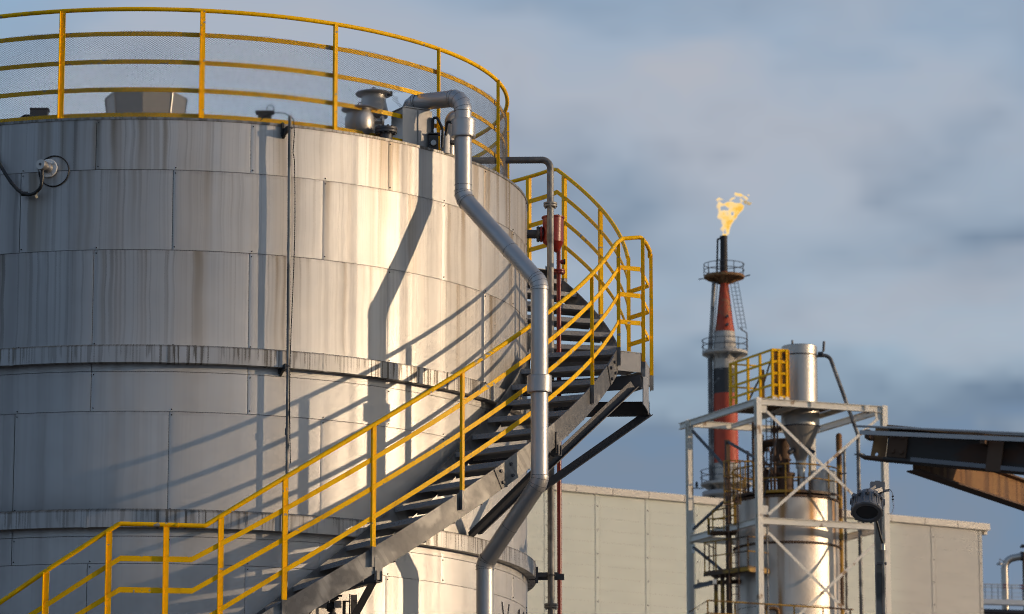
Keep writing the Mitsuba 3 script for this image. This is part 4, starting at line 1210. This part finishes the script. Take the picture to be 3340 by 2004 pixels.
for q, r in (([10.084,152.2,27.798], 0.10), ([10.07,152.2,26.667], 0.11), ([9.817,152.6,26.087], 0.14), ([9.853,155.5,27.538], 0.09)):
    add(PW, 'valve_body', [cyl(V(*q) + V(0, 0, -0.10), V(*q) + V(0, 0, 0.10), r, 12), cyl(V(*q), V(*q) + V(0.22, -0.1, 0.05), r * 0.6, 10), cyl(V(*q) + V(0.22, -0.1, 0.05), V(*q) + V(0.25, -0.11, 0.055), r * 1.2, 12)], 'mat_rusty_steel', 35)
add(PW, 'cable_tray', [bar([9.577,152.3,26.281], [10.368,152.9,26.491], 0.25, 0.06), bar([9.571,152.3,25.798], [10.281,152.9,25.973], 0.12, 0.05)], 'mat_dark_steel')
add(PW, 'fan_flange', [cyl(p + V(0, 0, -0.05), p + V(0, 0, 0.0), 0.34, 20), cyl(p + V(0, 0, -0.72), p + V(0, 0, -0.66), 0.34, 20)], 'mat_rusty_steel', 35)
add(PW, 'strut', [bar([9.552,152,28.248], [9.812,152,28.652], 0.06, 0.06), bar([9.625,151.5,25.111], [10.213,151.5,27.678], 0.04, 0.04), bar([9.281,152,26.957], [10.035,152,26.232], 0.07, 0.07)], 'mat_dark_steel')
add(PW, 'downcomer', cyl(([10.498,153,26.151][0], 153, zr), [10.507,153,26.799], 0.2, 16), 'mat_rusty_steel', 35)

PR_ = 'lower_railing'
lab(PR_, 'yellow pipe railing across the bottom of the frame in front of the vessel', 'railing')
g0 = V(*[7.244,147.6,20.624])
g1 = V(*[12.855,147.6,20.624])
g1 = V(g1[0], 150.3, g0[2])
gl_ = V(*[6.712,150.5,20.787])
for dz in (0, -0.47):
    add(PR_, 'rail', tube([V(gl_[0], 150.8, g0[2] + dz - 0.02), g0 + V(0, 0, dz), g1 + V(0, 0, dz)], 0.03, 8), 'mat_rusty_yellow', 40)
for s in (0, 0.185, 0.40, 0.59, 0.79, 0.98):
    p = g0 + (g1 - g0) * s
    add(PR_, 'post', bar(p + V(0, 0, -1.1), p, 0.06, 0.05), 'mat_rusty_yellow')
add(PR_, 'kick_plate', bar(g0 + V(0, 0, -1.02), g1 + V(0, 0, -1.02), 0.02, 0.12), 'mat_rusty_yellow')
add(PR_, 'walkway', box((g0 + g1) / 2 + V(-0.1, 0.35, -1.12), (6.0, 0.6, 0.05), [unit(g1 - g0), np.cross(V(0, 0, 1), unit(g1 - g0)), V(0, 0, 1)]), 'mat_rusty_steel')
TL = 'tube_light'
lab(TL, 'grey tube light fitting hanging below the rusty platform at the left', 'lamp')
l0, l1 = V(*[6.952,151.5,21.673]), V(*[7.59,151,21.765])
add(TL, 'housing', bar(l0, l1, 0.16, 0.09), 'mat_galv')
add(TL, 'diffuser', bar(l0 + V(0, 0, -0.08), l1 + V(0, 0, -0.08), 0.11, 0.06), 'mat_lamp')
add(TL, 'end_box', box(l1 + V(0.09, -0.02, 0.0), (0.16, 0.16, 0.17)), 'mat_cream')
add(TL, 'hanger', bar(l0 + V(0.15, 0, 0.04), l0 + V(0.12, 0, 0.26), 0.04, 0.04), 'mat_dark_steel')

# ================================================================== flare stack
FS = 'flare_stack'
fx, fy = [11.899,220,43.41][0], 220.0
fo = V(fx, fy, 0)
lab(FS, 'tall red, white and black flare stack with ring platforms', 'chimney')
fz = [50.493, 48.447, 47.829, 45.604, 44.99, 43.952, 42.869, 35.812]
add(FS, 'stack', lathe([(0.76, 0), (0.76, 20), (0.69, 37.557), (0.665, fz[6]), (0.655, fz[5]), (0.57, fz[4]), (0.475, fz[3]), (0.235, fz[2]), (0.215, fz[1])], fo, n=48), 'mat_stack', 35)
add(FS, 'burner_tip', lathe([(0.205, fz[1]), (0.20, fz[0] - 0.1), (0.215, fz[0] - 0.1), (0.215, fz[0]), (0.17, fz[0]), (0.16, fz[0] - 0.3)], fo, n=28), 'mat_soot', 35)
add(FS, 'pilot_pipe', tube(fillet([fo + V(-0.2, 0, fz[0] - 0.14), fo + V(-0.34, 0, fz[0] - 0.16), fo + V(-0.40, 0, fz[1] + 0.1), fo + V(-0.42, 0, fz[1] - 0.4)], 0.12, 4), 0.055, 10), 'mat_soot', 40)
add(FS, 'igniter', [bar(fo + V(-0.4, -0.05, fz[1] + h), fo + V(-0.18, -0.05, fz[1] + h), 0.03, 0.03) for h in (0.15, 0.45, 0.7)], 'mat_soot')


def ring_platform(z, r, rin, hgt_, n, deck_mat, cone=None):
    a = add(FS, 'ring_platform', lathe([(rin, z - 0.10), (r, z - 0.10), (r, z + 0.04), (rin, z + 0.04)], fo, n=48), deck_mat, 35)
    rail = []
    for h in (hgt_, hgt_ * 0.5):
        add(a, 'rail', tube([fo + V(r * math.cos(t), r * math.sin(t), z + h) for t in np.arange(36) / 36 * 2 * math.pi], 0.022, 6, True), 'mat_dark_steel', 40)
    for i in range(n):
        t = 2 * math.pi * (i + 0.4) / n
        p = fo + V(r * math.cos(t), r * math.sin(t), 0)
        add(a, 'post', bar(p + V(0, 0, z), p + V(0, 0, z + hgt_), 0.04, 0.03), 'mat_dark_steel')
    if cone:
        add(a, 'bracket_cone', lathe([(cone[0], z - cone[2]), (cone[1], z - 0.10)], fo, n=48, close=False), deck_mat, 35)
    for i in range(8):
        t = 2 * math.pi * (i + 0.2) / 8
        dd = V(math.cos(t), math.sin(t), 0)
        add(a, 'bracket', prism([(rin * 0.95, -0.45), (rin * 0.95, -0.10), (r * 0.97, -0.10), (r * 0.97, -0.14)], fo + np.cross(dd, V(0, 0, 1)) * -0.012 + V(0, 0, z), fo + np.cross(dd, V(0, 0, 1)) * 0.012 + V(0, 0, z), V(0, 0, 1)), deck_mat)
    return a


p1 = ring_platform(48.185, 1.13, 0.30, 0.68, 9, 'mat_rust', (0.24, 0.62, 0.42))
for s, dz in ((-1, -0.12), (1, 0.14)):
    add(FS, 'arm', bar(fo + V(1.05 * s, -0.1, 48.09 + dz * 0.3), fo + V(1.45 * s, -0.2, 48.09 + dz), 0.06, 0.05), 'mat_dark_steel')
p2 = ring_platform(43.811, 1.28, 0.66, 0.70, 10, 'mat_stack')
p3 = ring_platform(36.393, 1.43, 0.70, 0.72, 10, 'mat_stack')
add(FS, 'riser_pipe', tube([fo + V(-0.58, -0.15, fz[2]), fo + V(-0.72, -0.15, fz[3]), fo + V(-0.86, -0.15, fz[5]), fo + V(-0.86, -0.15, 30)], 0.115, 14), 'mat_galv', 40)
add(FS, 'purge_pipe', tube([fo + V(-0.38, -0.2, fz[2]), fo + V(-0.55, -0.2, fz[3]), fo + V(-0.72, -0.25, fz[5]), fo + V(-0.72, -0.25, 30)], 0.03, 8), 'mat_galv', 40)
l0, l1 = fo + V(0.42, -0.25, fz[2]), fo + V(0.86, -0.25, 45.108)
for s in (-0.1, 0.12, 0.34):
    add(FS, 'ladder_bar', bar(l0 + V(s, 0, 0), l1 + V(s, 0, 0), 0.03, 0.03), 'mat_dark_steel')
for i in range(12):
    q = l0 + (l1 - l0) * (i + 0.5) / 12
    add(FS, 'ladder_hoop', bar(q + V(-0.1, 0, 0), q + V(0.34, -0.1, 0.0), 0.02, 0.02), 'mat_dark_steel')
add(FS, 'curved_pipe', tube(fillet([l1 + V(0.0, 0, 0.1), l1 + V(0.05, 0, -0.02), fo + V(1.22, -0.25, 44.919), fo + V(1.24, -0.25, 43.881)], 0.15, 4), 0.035, 8), 'mat_galv', 40)
add(FS, 'lug', [cyl(fo + V(0.1, -0.5, z), fo + V(0.12, -0.78, z), 0.08, 10) for z in (45.297, 45.769)], 'mat_dark_steel', 35)
za = 36.207
add(FS, 'insulator_arm', bar(fo + V(-1.3, -0.3, za - 0.1), fo + V(-1.95, -0.3, za - 0.08), 0.05, 0.05), 'mat_dark_steel')
for xx in (-1.95, -1.66):
    add(FS, 'insulator', lathe([(0.05, 0), (0.03, 0.06), (0.11, 0.10), (0.05, 0.14), (0.11, 0.20), (0.05, 0.24), (0.08, 0.30), (0.02, 0.36)], fo + V(xx, -0.3, za - 0.08), n=14), 'mat_soot', 35)
add(FS, 'base_ring', lathe([(0.7, 35.859 - 0.15), (1.35, 35.859 - 0.15), (1.35, 35.928), (0.7, 35.928)], fo, n=40), 'mat_roof', 35)

FM = 'flare_flame'
lab(FM, 'ragged yellow orange flame blown to the right above the flare stack', 'flame')
import manifold3d
from shapely.geometry import LineString
FLX, FLZ = fx, fz[0]
fs_ = 0.02316
# outline of the flame in metres right of and above the burner rim, a ragged sheet with gaps torn in it
fpoly = Polygon([(-0.14, -0.02), (0.10, -0.06), (0.30, 0.10), (0.36, 0.42), (0.62, 0.86), (0.86, 1.22), (1.16, 1.52), (1.20, 1.74), (0.93, 1.90), (0.62, 1.97), (0.30, 1.99), (0.0, 1.93), (-0.30, 1.98), (-0.38, 1.70),
                 (-0.33, 1.30), (-0.36, 1.05), (-0.16, 0.92), (-0.10, 0.62), (-0.20, 0.40), (-0.03, 0.22)])
fhole = [Polygon([(-0.10, 1.48), (0.24, 1.52), (0.30, 1.62), (0.08, 1.72), (-0.12, 1.66)]), Polygon([(0.44, 1.24), (0.54, 1.22), (0.56, 1.33), (0.47, 1.35)]), Polygon([(0.02, 0.14), (0.14, 0.16), (0.10, 0.36), (0.02, 0.30)])]
wisps = [((0.72, 2.42), (1.12, 2.34), (1.34, 2.16), 0.095), ((0.96, 2.14), (1.05, 2.05), (1.0, 1.96), 0.06), ((-0.36, 2.08), (-0.2, 2.16), (-0.02, 2.12), 0.055), ((0.36, 2.06), (0.5, 2.16), (0.66, 2.20), 0.05), ((1.30, 2.44), (1.38, 2.40), (1.44, 2.36), 0.04)]
gx, gz = np.arange(-0.55, 1.60, 0.035), np.arange(-0.15, 2.65, 0.035)
dist = np.zeros((len(gx), len(gz)))
for i, x in enumerate(gx):
    for j, z in enumerate(gz):
        q = Point(x, z)
        d = fpoly.boundary.distance(q) * (1 if fpoly.contains(q) else -1)
        for h in fhole:
            d = min(d, -h.boundary.distance(q) if h.contains(q) else h.boundary.distance(q))
        for w_ in wisps:
            d = max(d, w_[3] - LineString(w_[:3]).distance(q))
        dist[i, j] = d
GX, GZ = np.meshgrid(gx, gz, indexing='ij')
nf = meshkit.fbm(np.stack([GX * 4.2, GX * 0 + 1.3, GZ * 3.4], -1), 4, 9) - 0.5
field = dist + nf * (0.07 + 0.20 * np.clip(GZ / 2.0, 0, 1))


def flame_f(x, y, z):
    i, j = (x + 0.55) / 0.035, (z + 0.15) / 0.035
    i0, j0 = int(min(max(i, 0), len(gx) - 2)), int(min(max(j, 0), len(gz) - 2))
    a, b = min(max(i - i0, 0), 1), min(max(j - j0, 0), 1)
    d = (field[i0, j0] * (1 - a) + field[i0 + 1, j0] * a) * (1 - b) + (field[i0, j0 + 1] * (1 - a) + field[i0 + 1, j0 + 1] * a) * b
    return min(d, 0.16) - abs(y) * 0.62


fm_ = manifold3d.Manifold.level_set(flame_f, [-0.53, -0.40, -0.13, 1.52, 0.40, 2.57], 0.036)
fa = fm_.to_mesh()
fmesh = trimesh.Trimesh(fa.vert_properties[:, :3], fa.tri_verts, process=False)
fmesh.apply_translation([fx, fy, fz[0]])
fcen = fmesh.triangles_center - V(fx, fy, fz[0])
fw = meshkit.fbm(fcen * [4.5, 3.0, 4.0] + [0, 0, 3.0], 4, 6)
fright = np.clip(((fcen[:, 0] - fcen[:, 2] * 0.42) + 0.25) / 0.8, 0, 1)
edge = np.array([flame_f(q[0], 0.0, q[2]) for q in fcen])              # thin gas at the rim glows less than the body
heat = fw * 0.8 + fright * 0.32
body = np.clip(edge / 0.075, 0, 1)
level = np.clip(body * 0.55 + heat * 0.55 - 0.12, 0, 0.999)
shades = [(0.088, 0.078, 0.066), (0.106, 0.086, 0.062), (0.124, 0.094, 0.056), (0.140, 0.102, 0.050), (0.150, 0.102, 0.038), (0.150, 0.095, 0.024), (0.140, 0.078, 0.010)]
cuts_ = np.quantile(level, [0, 0.12, 0.26, 0.42, 0.60, 0.78, 0.91, 1.0])
for i, c_ in enumerate(shades):
    sel = np.nonzero((level >= cuts_[i]) & (level <= cuts_[i + 1]))[0]
    part = fmesh.submesh([sel], append=True, repair=False)
    key = add(FM, 'burning_gas', part, 'mat_black', True, kind='stuff')
    scene[key]['emitter'] = {'type': 'area', 'radiance': {'type': 'rgb', 'value': list(c_)}}
srng = np.random.default_rng(5)
sm = []
for i in range(26):
    t = srng.random()
    b = trimesh.creation.icosphere(1, 1.0)
    b.vertices = b.vertices * (0.45 + 1.1 * meshkit.fbm(b.vertices * 1.7 + i, 3, 2))[:, None] * srng.uniform(0.02, 0.055)
    b.vertices += V(fx + 1.12 + 0.42 * t + srng.normal(0, 0.03), fy + srng.normal(0, 0.08), fz[0] + 2.02 - 0.16 * t + srng.normal(0, 0.045))
    sm.append(b)
key = add(FM, 'smoke_wisp', sm, 'mat_tag', True, kind='stuff')
scene[key]['emitter'] = {'type': 'area', 'radiance': {'type': 'rgb', 'value': [0.040, 0.030, 0.014]}}

# ================================================================== long clad building
BD = 'clad_building'
lab(BD, 'long windowless beige building clad in wide panels behind the tank and the steel frame', 'building')
BA = math.radians(31)
bu, bn = V(math.cos(BA), math.sin(BA), 0), V(math.sin(BA), -math.cos(BA), 0)
BC = V(*[25.432,215,33.428])
BZ = BC[2]
B0 = V(BC[0], BC[1], 0)
corners = [B0, B0 - bu * 44, B0 - bu * 44 - bn * 24, B0 - bn * 24]
bw = extrude_polygon(Polygon([q[:2] for q in corners]), BZ - 0.2, engine='earcut')
add(BD, 'wall', bw, 'mat_building_gap')
brd = bn * 0.035
edges = [0.14] + [3.33 + 3.04 * k for k in range(11)]
zrow = [BZ - 0.36 - 0.61 * k for k in range(23)]
for i in range(len(edges) - 1):
    s0, s1 = edges[i] + 0.15, edges[i + 1] - 0.15
    if i > 9:
        continue
    for j in range(len(zrow) - 1):
        zc, hh = (zrow[j] + zrow[j + 1]) / 2, (zrow[j] - zrow[j + 1]) - 0.010
        add(BD + '__wall', 'panel', box(B0 - bu * (s0 + s1) / 2 + V(0, 0, zc), (s1 - s0, 0.03, hh), [bu, bn, V(0, 0, 1)]), 'mat_building')
        if j > 12:
            break
for i, s in enumerate(edges):
    add(BD, 'joint_strip', box(B0 - bu * s + bn * 0.012 + V(0, 0, (BZ - 0.36) / 2), (0.24 if i else 0.20, 0.05, BZ - 0.36), [bu, bn, V(0, 0, 1)]), 'mat_building')
    if i < 11:
        add(BD, 'strip_screw', [cyl(B0 - bu * s + bn * 0.036 + V(0, 0, z), B0 - bu * s + bn * 0.052 + V(0, 0, z), 0.045, 8) for z in np.arange(BZ - 9.5, BZ - 0.5, 1.22)], 'mat_dark_steel', kind='stuff')
for k in range(17):
    a0, a1 = 2.2 * k - 0.42, 2.2 * (k + 1) - 0.42
    add(BD, 'parapet_cap', box(B0 - bu * ((a0 + a1) / 2) + bn * 0.06 + V(0, 0, BZ - 0.165), (a1 - a0 - 0.03, 0.30, 0.36), [bu, bn, V(0, 0, 1)]), 'mat_cap')
add(BD, 'corner_gutter', box(B0 + bu * 0.30 - bn * 0.2 + V(0, 0, BZ - 0.34), (0.22, 0.3, 0.42), [bu, bn, V(0, 0, 1)]), 'mat_cap')
add(BD, 'side_panel', box(B0 + bu * 0.02 - bn * 12 + V(0, 0, BZ / 2 - 0.2), (0.05, 23.8, BZ - 0.5), [bu, bn, V(0, 0, 1)]), 'mat_building')
add(BD, 'parapet_cap', box(B0 + bu * 0.08 - bn * 12 + V(0, 0, BZ - 0.165), (0.28, 23.6, 0.35), [bu, bn, V(0, 0, 1)]), 'mat_cap')

# ================================================================== far pipe rack at the right
FR = 'pipe_rack'
lab(FR, 'distant pipe rack bridge with pale railing at the far right edge', 'bridge')
YR = 280.0
r0, r1 = V(*[32.381,280,37.531]), V(*[37.321,280,37.356])
add(FR, 'girder', bar(r0, r1, 0.6, 0.36), 'mat_white')
add(FR, 'lower_girder', bar(r0 + V(0, 1, -0.75), r1 + V(0, 1, -0.75), 0.8, 0.5), 'mat_dark_steel')
for h in (1.25, 1.05, 0.7, 0.42):
    add(FR, 'rail', bar(r0 + V(0, 0, h), r1 + V(0, 0, h), 0.05, 0.07 if h > 1 else 0.035), 'mat_cap')
for x0 in (2365, 2380, 2396, 2411, 2444, 2470, 2500):
    t = (x0 - 2350) / 170
    p = r0 + (r1 - r0) * t
    add(FR, 'post', bar(p, p + V(0, 0, 1.25), 0.05, 0.05), 'mat_lamp')
for t in (0.455, 0.70):
    for h in (1.25, 1.05):
        p = r0 + (r1 - r0) * t + V(0, -0.04, h)
        add(FR, 'red_band', bar(p - V(0.13, 0, 0), p + V(0.13, 0, 0), 0.06, 0.09), 'mat_red')
add(FR, 'leg', [bar(r0 + (r1 - r0) * t + V(0, 0.5, -0.2), (r0 + (r1 - r0) * t) * V(1, 1, 0) + V(0, 0.5, 0), 0.4, 0.4) for t in (0.1, 0.9)], 'mat_lamp')
add(FR, 'tray_pipe', [cyl(r0 + V(0, 0.3, -0.62 - 0.3 * k), r1 + V(0, 0.3, -0.62 - 0.3 * k), 0.16, 12) for k in range(3)], 'mat_dark_steel', 35)
FD = 'far_duct'
lab(FD, 'fat grey duct elbow rising above the far railing and joining a dark tower', 'duct')
dpx = [34.841,281,39.216]
dd = [V(dpx[0], 281.5, 10), V(dpx[0], 281.5, 40.669), V([36.085,281.5,40.876][0], 281.5, 40.935)]
add(FD, 'duct', tube(fillet(dd, 0.75, 8), 0.255, 20), 'mat_stainless', 40)
add(FD, 'flange', cyl(dd[2] + V(-0.1, 0, 0), dd[2] + V(0.1, 0, 0), 0.33, 20), 'mat_dark_steel', 35)
add(FD, 'tower', box(V(dd[2][0] + 0.42, 281.5, dd[2][2] / 2 - 0.2), (0.7, 0.8, dd[2][2] + 0.9)), 'mat_rusty_steel')
add(FD, 'tower_cap', box(V(dd[2][0] + 0.40, 281.5, dd[2][2] + 0.72), (0.9, 0.95, 0.12)), 'mat_dark_steel')
FLp = 'far_lamp'
lab(FLp, 'tiny shaded lamp on a thin arm beside the far grey duct', 'lamp')
p = V(*[34.43,281,40.364])
add(FLp, 'shade', lathe([(0.22, -0.10), (0.20, 0.0), (0.06, 0.08)], p, n=16), 'mat_cast', 35)
add(FLp, 'arm', tube([p + V(0, 0, 0.06), p + V(0.02, 0, 0.30), p + V(0.42, 0.2, 0.12)], 0.025, 8), 'mat_dark_steel', 40)

# ================================================================== near canopy beam, upper right
CB = 'canopy'
lab(CB, 'rusty bolted steel canopy beam with a pale gutter edge poking in from the right', 'canopy')
bd_ = unit(V(math.cos(math.radians(20)), -math.sin(math.radians(20)), -0.148))
bo = V(*[2.106,22.2,5.408])
bside = unit(np.cross(bd_, V(0, 0, 1)))          # towards the camera
bup = np.cross(bside, bd_)
add(CB, 'rafter', ibeam(bo + bup * 0.022, bo + bd_ * 2.4 + bup * 0.022, 0.194, 0.13, 0.010, 0.014), 'mat_canopy')
pf = Polygon([(-0.085, -0.072), (0.0, -0.072), (0.0, 0.110), (-0.075, 0.110)]).difference(Point(-0.052, -0.045).buffer(0.010)).difference(Point(-0.056, 0.070).buffer(0.010))
fm = extrude_polygon(pf, 0.012, engine='earcut')
M = np.eye(4)
M[:3, 0], M[:3, 1], M[:3, 2], M[:3, 3] = bd_, bup, np.cross(bd_, bup), bo + bside * 0.01
fm.apply_transform(M)
add(CB, 'end_plate', fm, 'mat_rust')
add(CB, 'seat_flange', bar(bo - bd_ * 0.14 - bup * 0.066, bo + bup * -0.07, 0.13, 0.012), 'mat_rusty_steel')
pa = add(CB, 'bolt_plate', box(bo + bd_ * 0.065 + bside * 0.020 + bup * 0.022, (0.105, 0.016, 0.150), [bd_, bside, bup]), 'mat_rusty_steel')
for s1 in (-0.025, 0.028):
    for s2 in (-0.020, 0.066):
        q = bo + bd_ * (0.065 + s1) + bup * s2 + bside * 0.028
        add(pa, 'bolt', cyl(q, q + bside * 0.016, 0.014, 6), 'mat_rusty_steel')
for s in (0.60, 0.66, 1.3):
    add(CB, 'stiffener', box(bo + bd_ * s + bside * 0.035 + bup * 0.022, (0.012, 0.058, 0.162), [bd_, bside, bup]), 'mat_rusty_steel')
add(CB, 'clip_plate', box(bo + bd_ * 0.635 + bside * 0.068, (0.085, 0.008, 0.17), [bd_, bside, bup]), 'mat_rusty_steel')
add(CB, 'flange_edge', bar(bo + bup * 0.113 + bside * 0.066, bo + bd_ * 2.4 + bup * 0.113 + bside * 0.066, 0.004, 0.016), 'mat_rust')
add(CB, 'lit_flange_strip', bar(bo + bd_ * 0.16 - bup * 0.062 + bside * 0.068, bo + bd_ * 2.4 - bup * 0.062 + bside * 0.068, 0.005, 0.024), 'mat_lamp')  # pale strip added for the light caught along the lower flange
gs = unit(bd_ + V(0, 0, 0.045))
g0_ = V(*[1.957,22.2,5.507])
gpoly = [(-0.02, -0.012), (0.14, -0.012), (0.14, 0.018), (0.13, 0.018), (0.13, -0.004), (-0.02, -0.004)]
add(CB, 'gutter', prism(gpoly, g0_ - bside * 0.05, g0_ + gs * 2.6 - bside * 0.05, V(0, 0, 1)), 'mat_gutter')
add(CB, 'gutter_lip', tube([g0_ + bside * 0.088 + V(0, 0, 0.010), g0_ + gs * 2.6 + bside * 0.088 + V(0, 0, 0.010)], 0.007, 10), 'mat_gutter', 40)
add(CB, 'roof_sheet', bar(g0_ - bside * 0.55 + gs * 0.1 + V(0, 0, 0.03), g0_ + gs * 2.6 - bside * 0.55 + V(0, 0, 0.03), 0.9, 0.006), 'mat_gutter')
add(CB, 'gutter_face', prism([(-0.004, -0.024), (0.004, -0.024), (0.004, 0.0), (-0.004, 0.0)], g0_ + bside * 0.086 + gs * 0.02 + V(0, 0, -0.012), g0_ + gs * 2.6 + bside * 0.086 + V(0, 0, -0.012), V(0, 0, 1)), 'mat_gutter')
for s in (0.06, 0.72):
    add(CB, 'gutter_bracket', box(g0_ + gs * s + bside * 0.03 + V(0, 0, -0.03), (0.03, 0.10, 0.05), [gs, bside, V(0, 0, 1)]), 'mat_rusty_steel')
pd = unit(V(0.496, 0.868, 0))
po = V(*[2.277,22.45,5.397])
ps = unit(np.cross(pd, V(0, 0, 1)))
add(CB, 'purlin_web', box(po + pd * 1.3, (2.6, 0.010, 0.150), [pd, ps, V(0, 0, 1)]), 'mat_rust')
add(CB, 'purlin_flange', box(po + pd * 1.3 - V(0, 0, 0.080), (2.6, 0.085, 0.010), [pd, ps, V(0, 0, 1)]), 'mat_rusty_steel')
add(CB, 'purlin_flange', box(po + pd * 1.3 + V(0, 0, 0.080), (2.6, 0.085, 0.010), [pd, ps, V(0, 0, 1)]), 'mat_rusty_steel')
add(CB, 'post', bar(bo + bd_ * 2.35 - bup * 0.08, (bo + bd_ * 2.35) * V(1, 1, 0), 0.15, 0.15), 'mat_lamp')

# ================================================================== floodlight on its pole
LP = 'lamp_pole'
px_, py_ = [3.528,38.2,7.201][0], 38.25
lab(LP, 'thin galvanised pole with a conduit strapped to it, carrying the round floodlight', 'pole')
ztop = 7.7
add(LP, 'shaft', ibeam((px_, py_, 0), (px_, py_, ztop), 0.075, 0.07, 0.008, 0.008, up=(1, 0, 0)), 'mat_galv')
cx_ = [3.563,38.1,6.787][0]
zc_ = 7.138
add(LP, 'conduit', cyl((cx_, 38.16, 0), (cx_, 38.16, zc_), 0.017, 14), 'mat_galv', 35)
add(LP, 'conduit_end', cyl((cx_, 38.16, zc_ - 0.06), (cx_, 38.16, zc_), 0.024, 14), 'mat_cast', 35)
for z in (zc_ - 0.10 - 0.09, zc_ - 0.95):
    add(LP, 'clip', bar((px_ - 0.03, 38.17, z), (cx_ + 0.03, 38.17, z), 0.05, 0.022), 'mat_dark_steel')
FLD = 'floodlight'
lab(FLD, 'round finned grey floodlight facing down on the thin pole at right', 'lamp')
fc = V(*[3.382,37.8,7.398])
fd = unit(V(-0.10, -0.52, -0.85))                 # where it shines
RB = 0.150
add(FLD, 'housing', lathe([(0.085, -0.215), (0.115, -0.175), (0.132, -0.15), (0.140, -0.11), (0.146, -0.02), (0.150, -0.012), (0.150, 0.0)], fc, fd, 48), 'mat_lamp', 35)
add(FLD, 'bezel', lathe([(0.150, -0.005), (0.152, 0.012), (0.142, 0.020), (0.108, 0.020), (0.104, 0.004)], fc, fd, 48, close=False), 'mat_lamp', 30)
add(FLD, 'glass', lathe([(0.105, 0.003), (0.06, 0.008), (0.005, 0.010)], fc, fd, 40), 'mat_glass', 35)
xa = unit(np.cross([0, 1, 0], fd))
ya = np.cross(fd, xa)
for i in range(12):
    t = 2 * math.pi * (i + 0.25) / 12
    rd = xa * math.cos(t) + ya * math.sin(t)
    tg = np.cross(fd, rd)
    a = add(FLD, 'lug', box(fc + rd * 0.150 - fd * 0.125, (0.030, 0.036, 0.040), [rd, tg, fd]), 'mat_lamp')
    add(a, 'lug_bolt', cyl(fc + rd * 0.158 - fd * 0.145, fc + rd * 0.158 - fd * 0.085, 0.009, 6), 'mat_dark_steel')
    for s in (-0.17, 0.17):
        r2 = xa * math.cos(t + s) + ya * math.sin(t + s)
        add(FLD, 'fin', box(fc + r2 * 0.146 - fd * 0.06, (0.016, 0.007, 0.10), [r2, np.cross(fd, r2), fd]), 'mat_lamp')
    r2 = xa * math.cos(t + 0.26) + ya * math.sin(t + 0.26)
    add(FLD, 'bezel_tooth', box(fc + r2 * 0.152 + fd * 0.004, (0.012, 0.024, 0.022), [r2, np.cross(fd, r2), fd]), 'mat_lamp')
mt = V(*[3.512,38.1,7.688])
add(FLD, 'mounting_box', [box(mt, (0.135, 0.11, 0.075)), box(mt + V(0, 0, 0.042), (0.045, 0.07, 0.014)), box(mt + V(-0.01, 0, -0.045), (0.155, 0.10, 0.02))], 'mat_lamp')
add(FLD, 'yoke', [bar(mt + V(-0.03, -0.05, -0.02), fc - fd * 0.19 + xa * 0.05, 0.03, 0.045), bar(mt + V(0.05, -0.03, -0.03), fc - fd * 0.16 + xa * 0.10, 0.03, 0.04), cyl(mt + V(-0.05, -0.06, -0.055), mt + V(0.0, -0.06, -0.05), 0.026, 14)], 'mat_lamp', 30)
add(FLD, 'side_tab', bar(mt + V(0.06, 0, -0.045), mt + V(0.115, 0, -0.038), 0.02, 0.022), 'mat_lamp')
w0 = mt + V(0.105, -0.01, -0.038)
add(FLD, 'safety_wire', tube(fillet([w0, w0 + V(0.01, 0, 0.01), w0 + V(0.035, 0, -0.02), w0 + V(0.04, 0, -0.09), w0 + V(0.045, 0, -0.17), w0 + V(0.03, 0, -0.23), w0 + V(-0.02, -0.05, -0.24)], 0.03, 4), 0.0028, 6), 'mat_black', 40)
add(FLD, 'wire_clip', [box(w0 + V(0.041, 0, z), (0.018, 0.012, 0.014), [unit((1, 0, 0.4)), V(0, 1, 0), unit((-0.4, 0, 1))]) for z in (-0.062, -0.092)], 'mat_black')
add(FLD, 'cable', tube(fillet([fc + xa * 0.09 - fd * 0.15, V(px_ - 0.03, 38.10, 7.355), V(cx_ - 0.02, 38.14, 7.186), V(cx_, 38.16, zc_ + 0.005)], 0.10, 5), 0.012, 10), 'mat_black', 45)
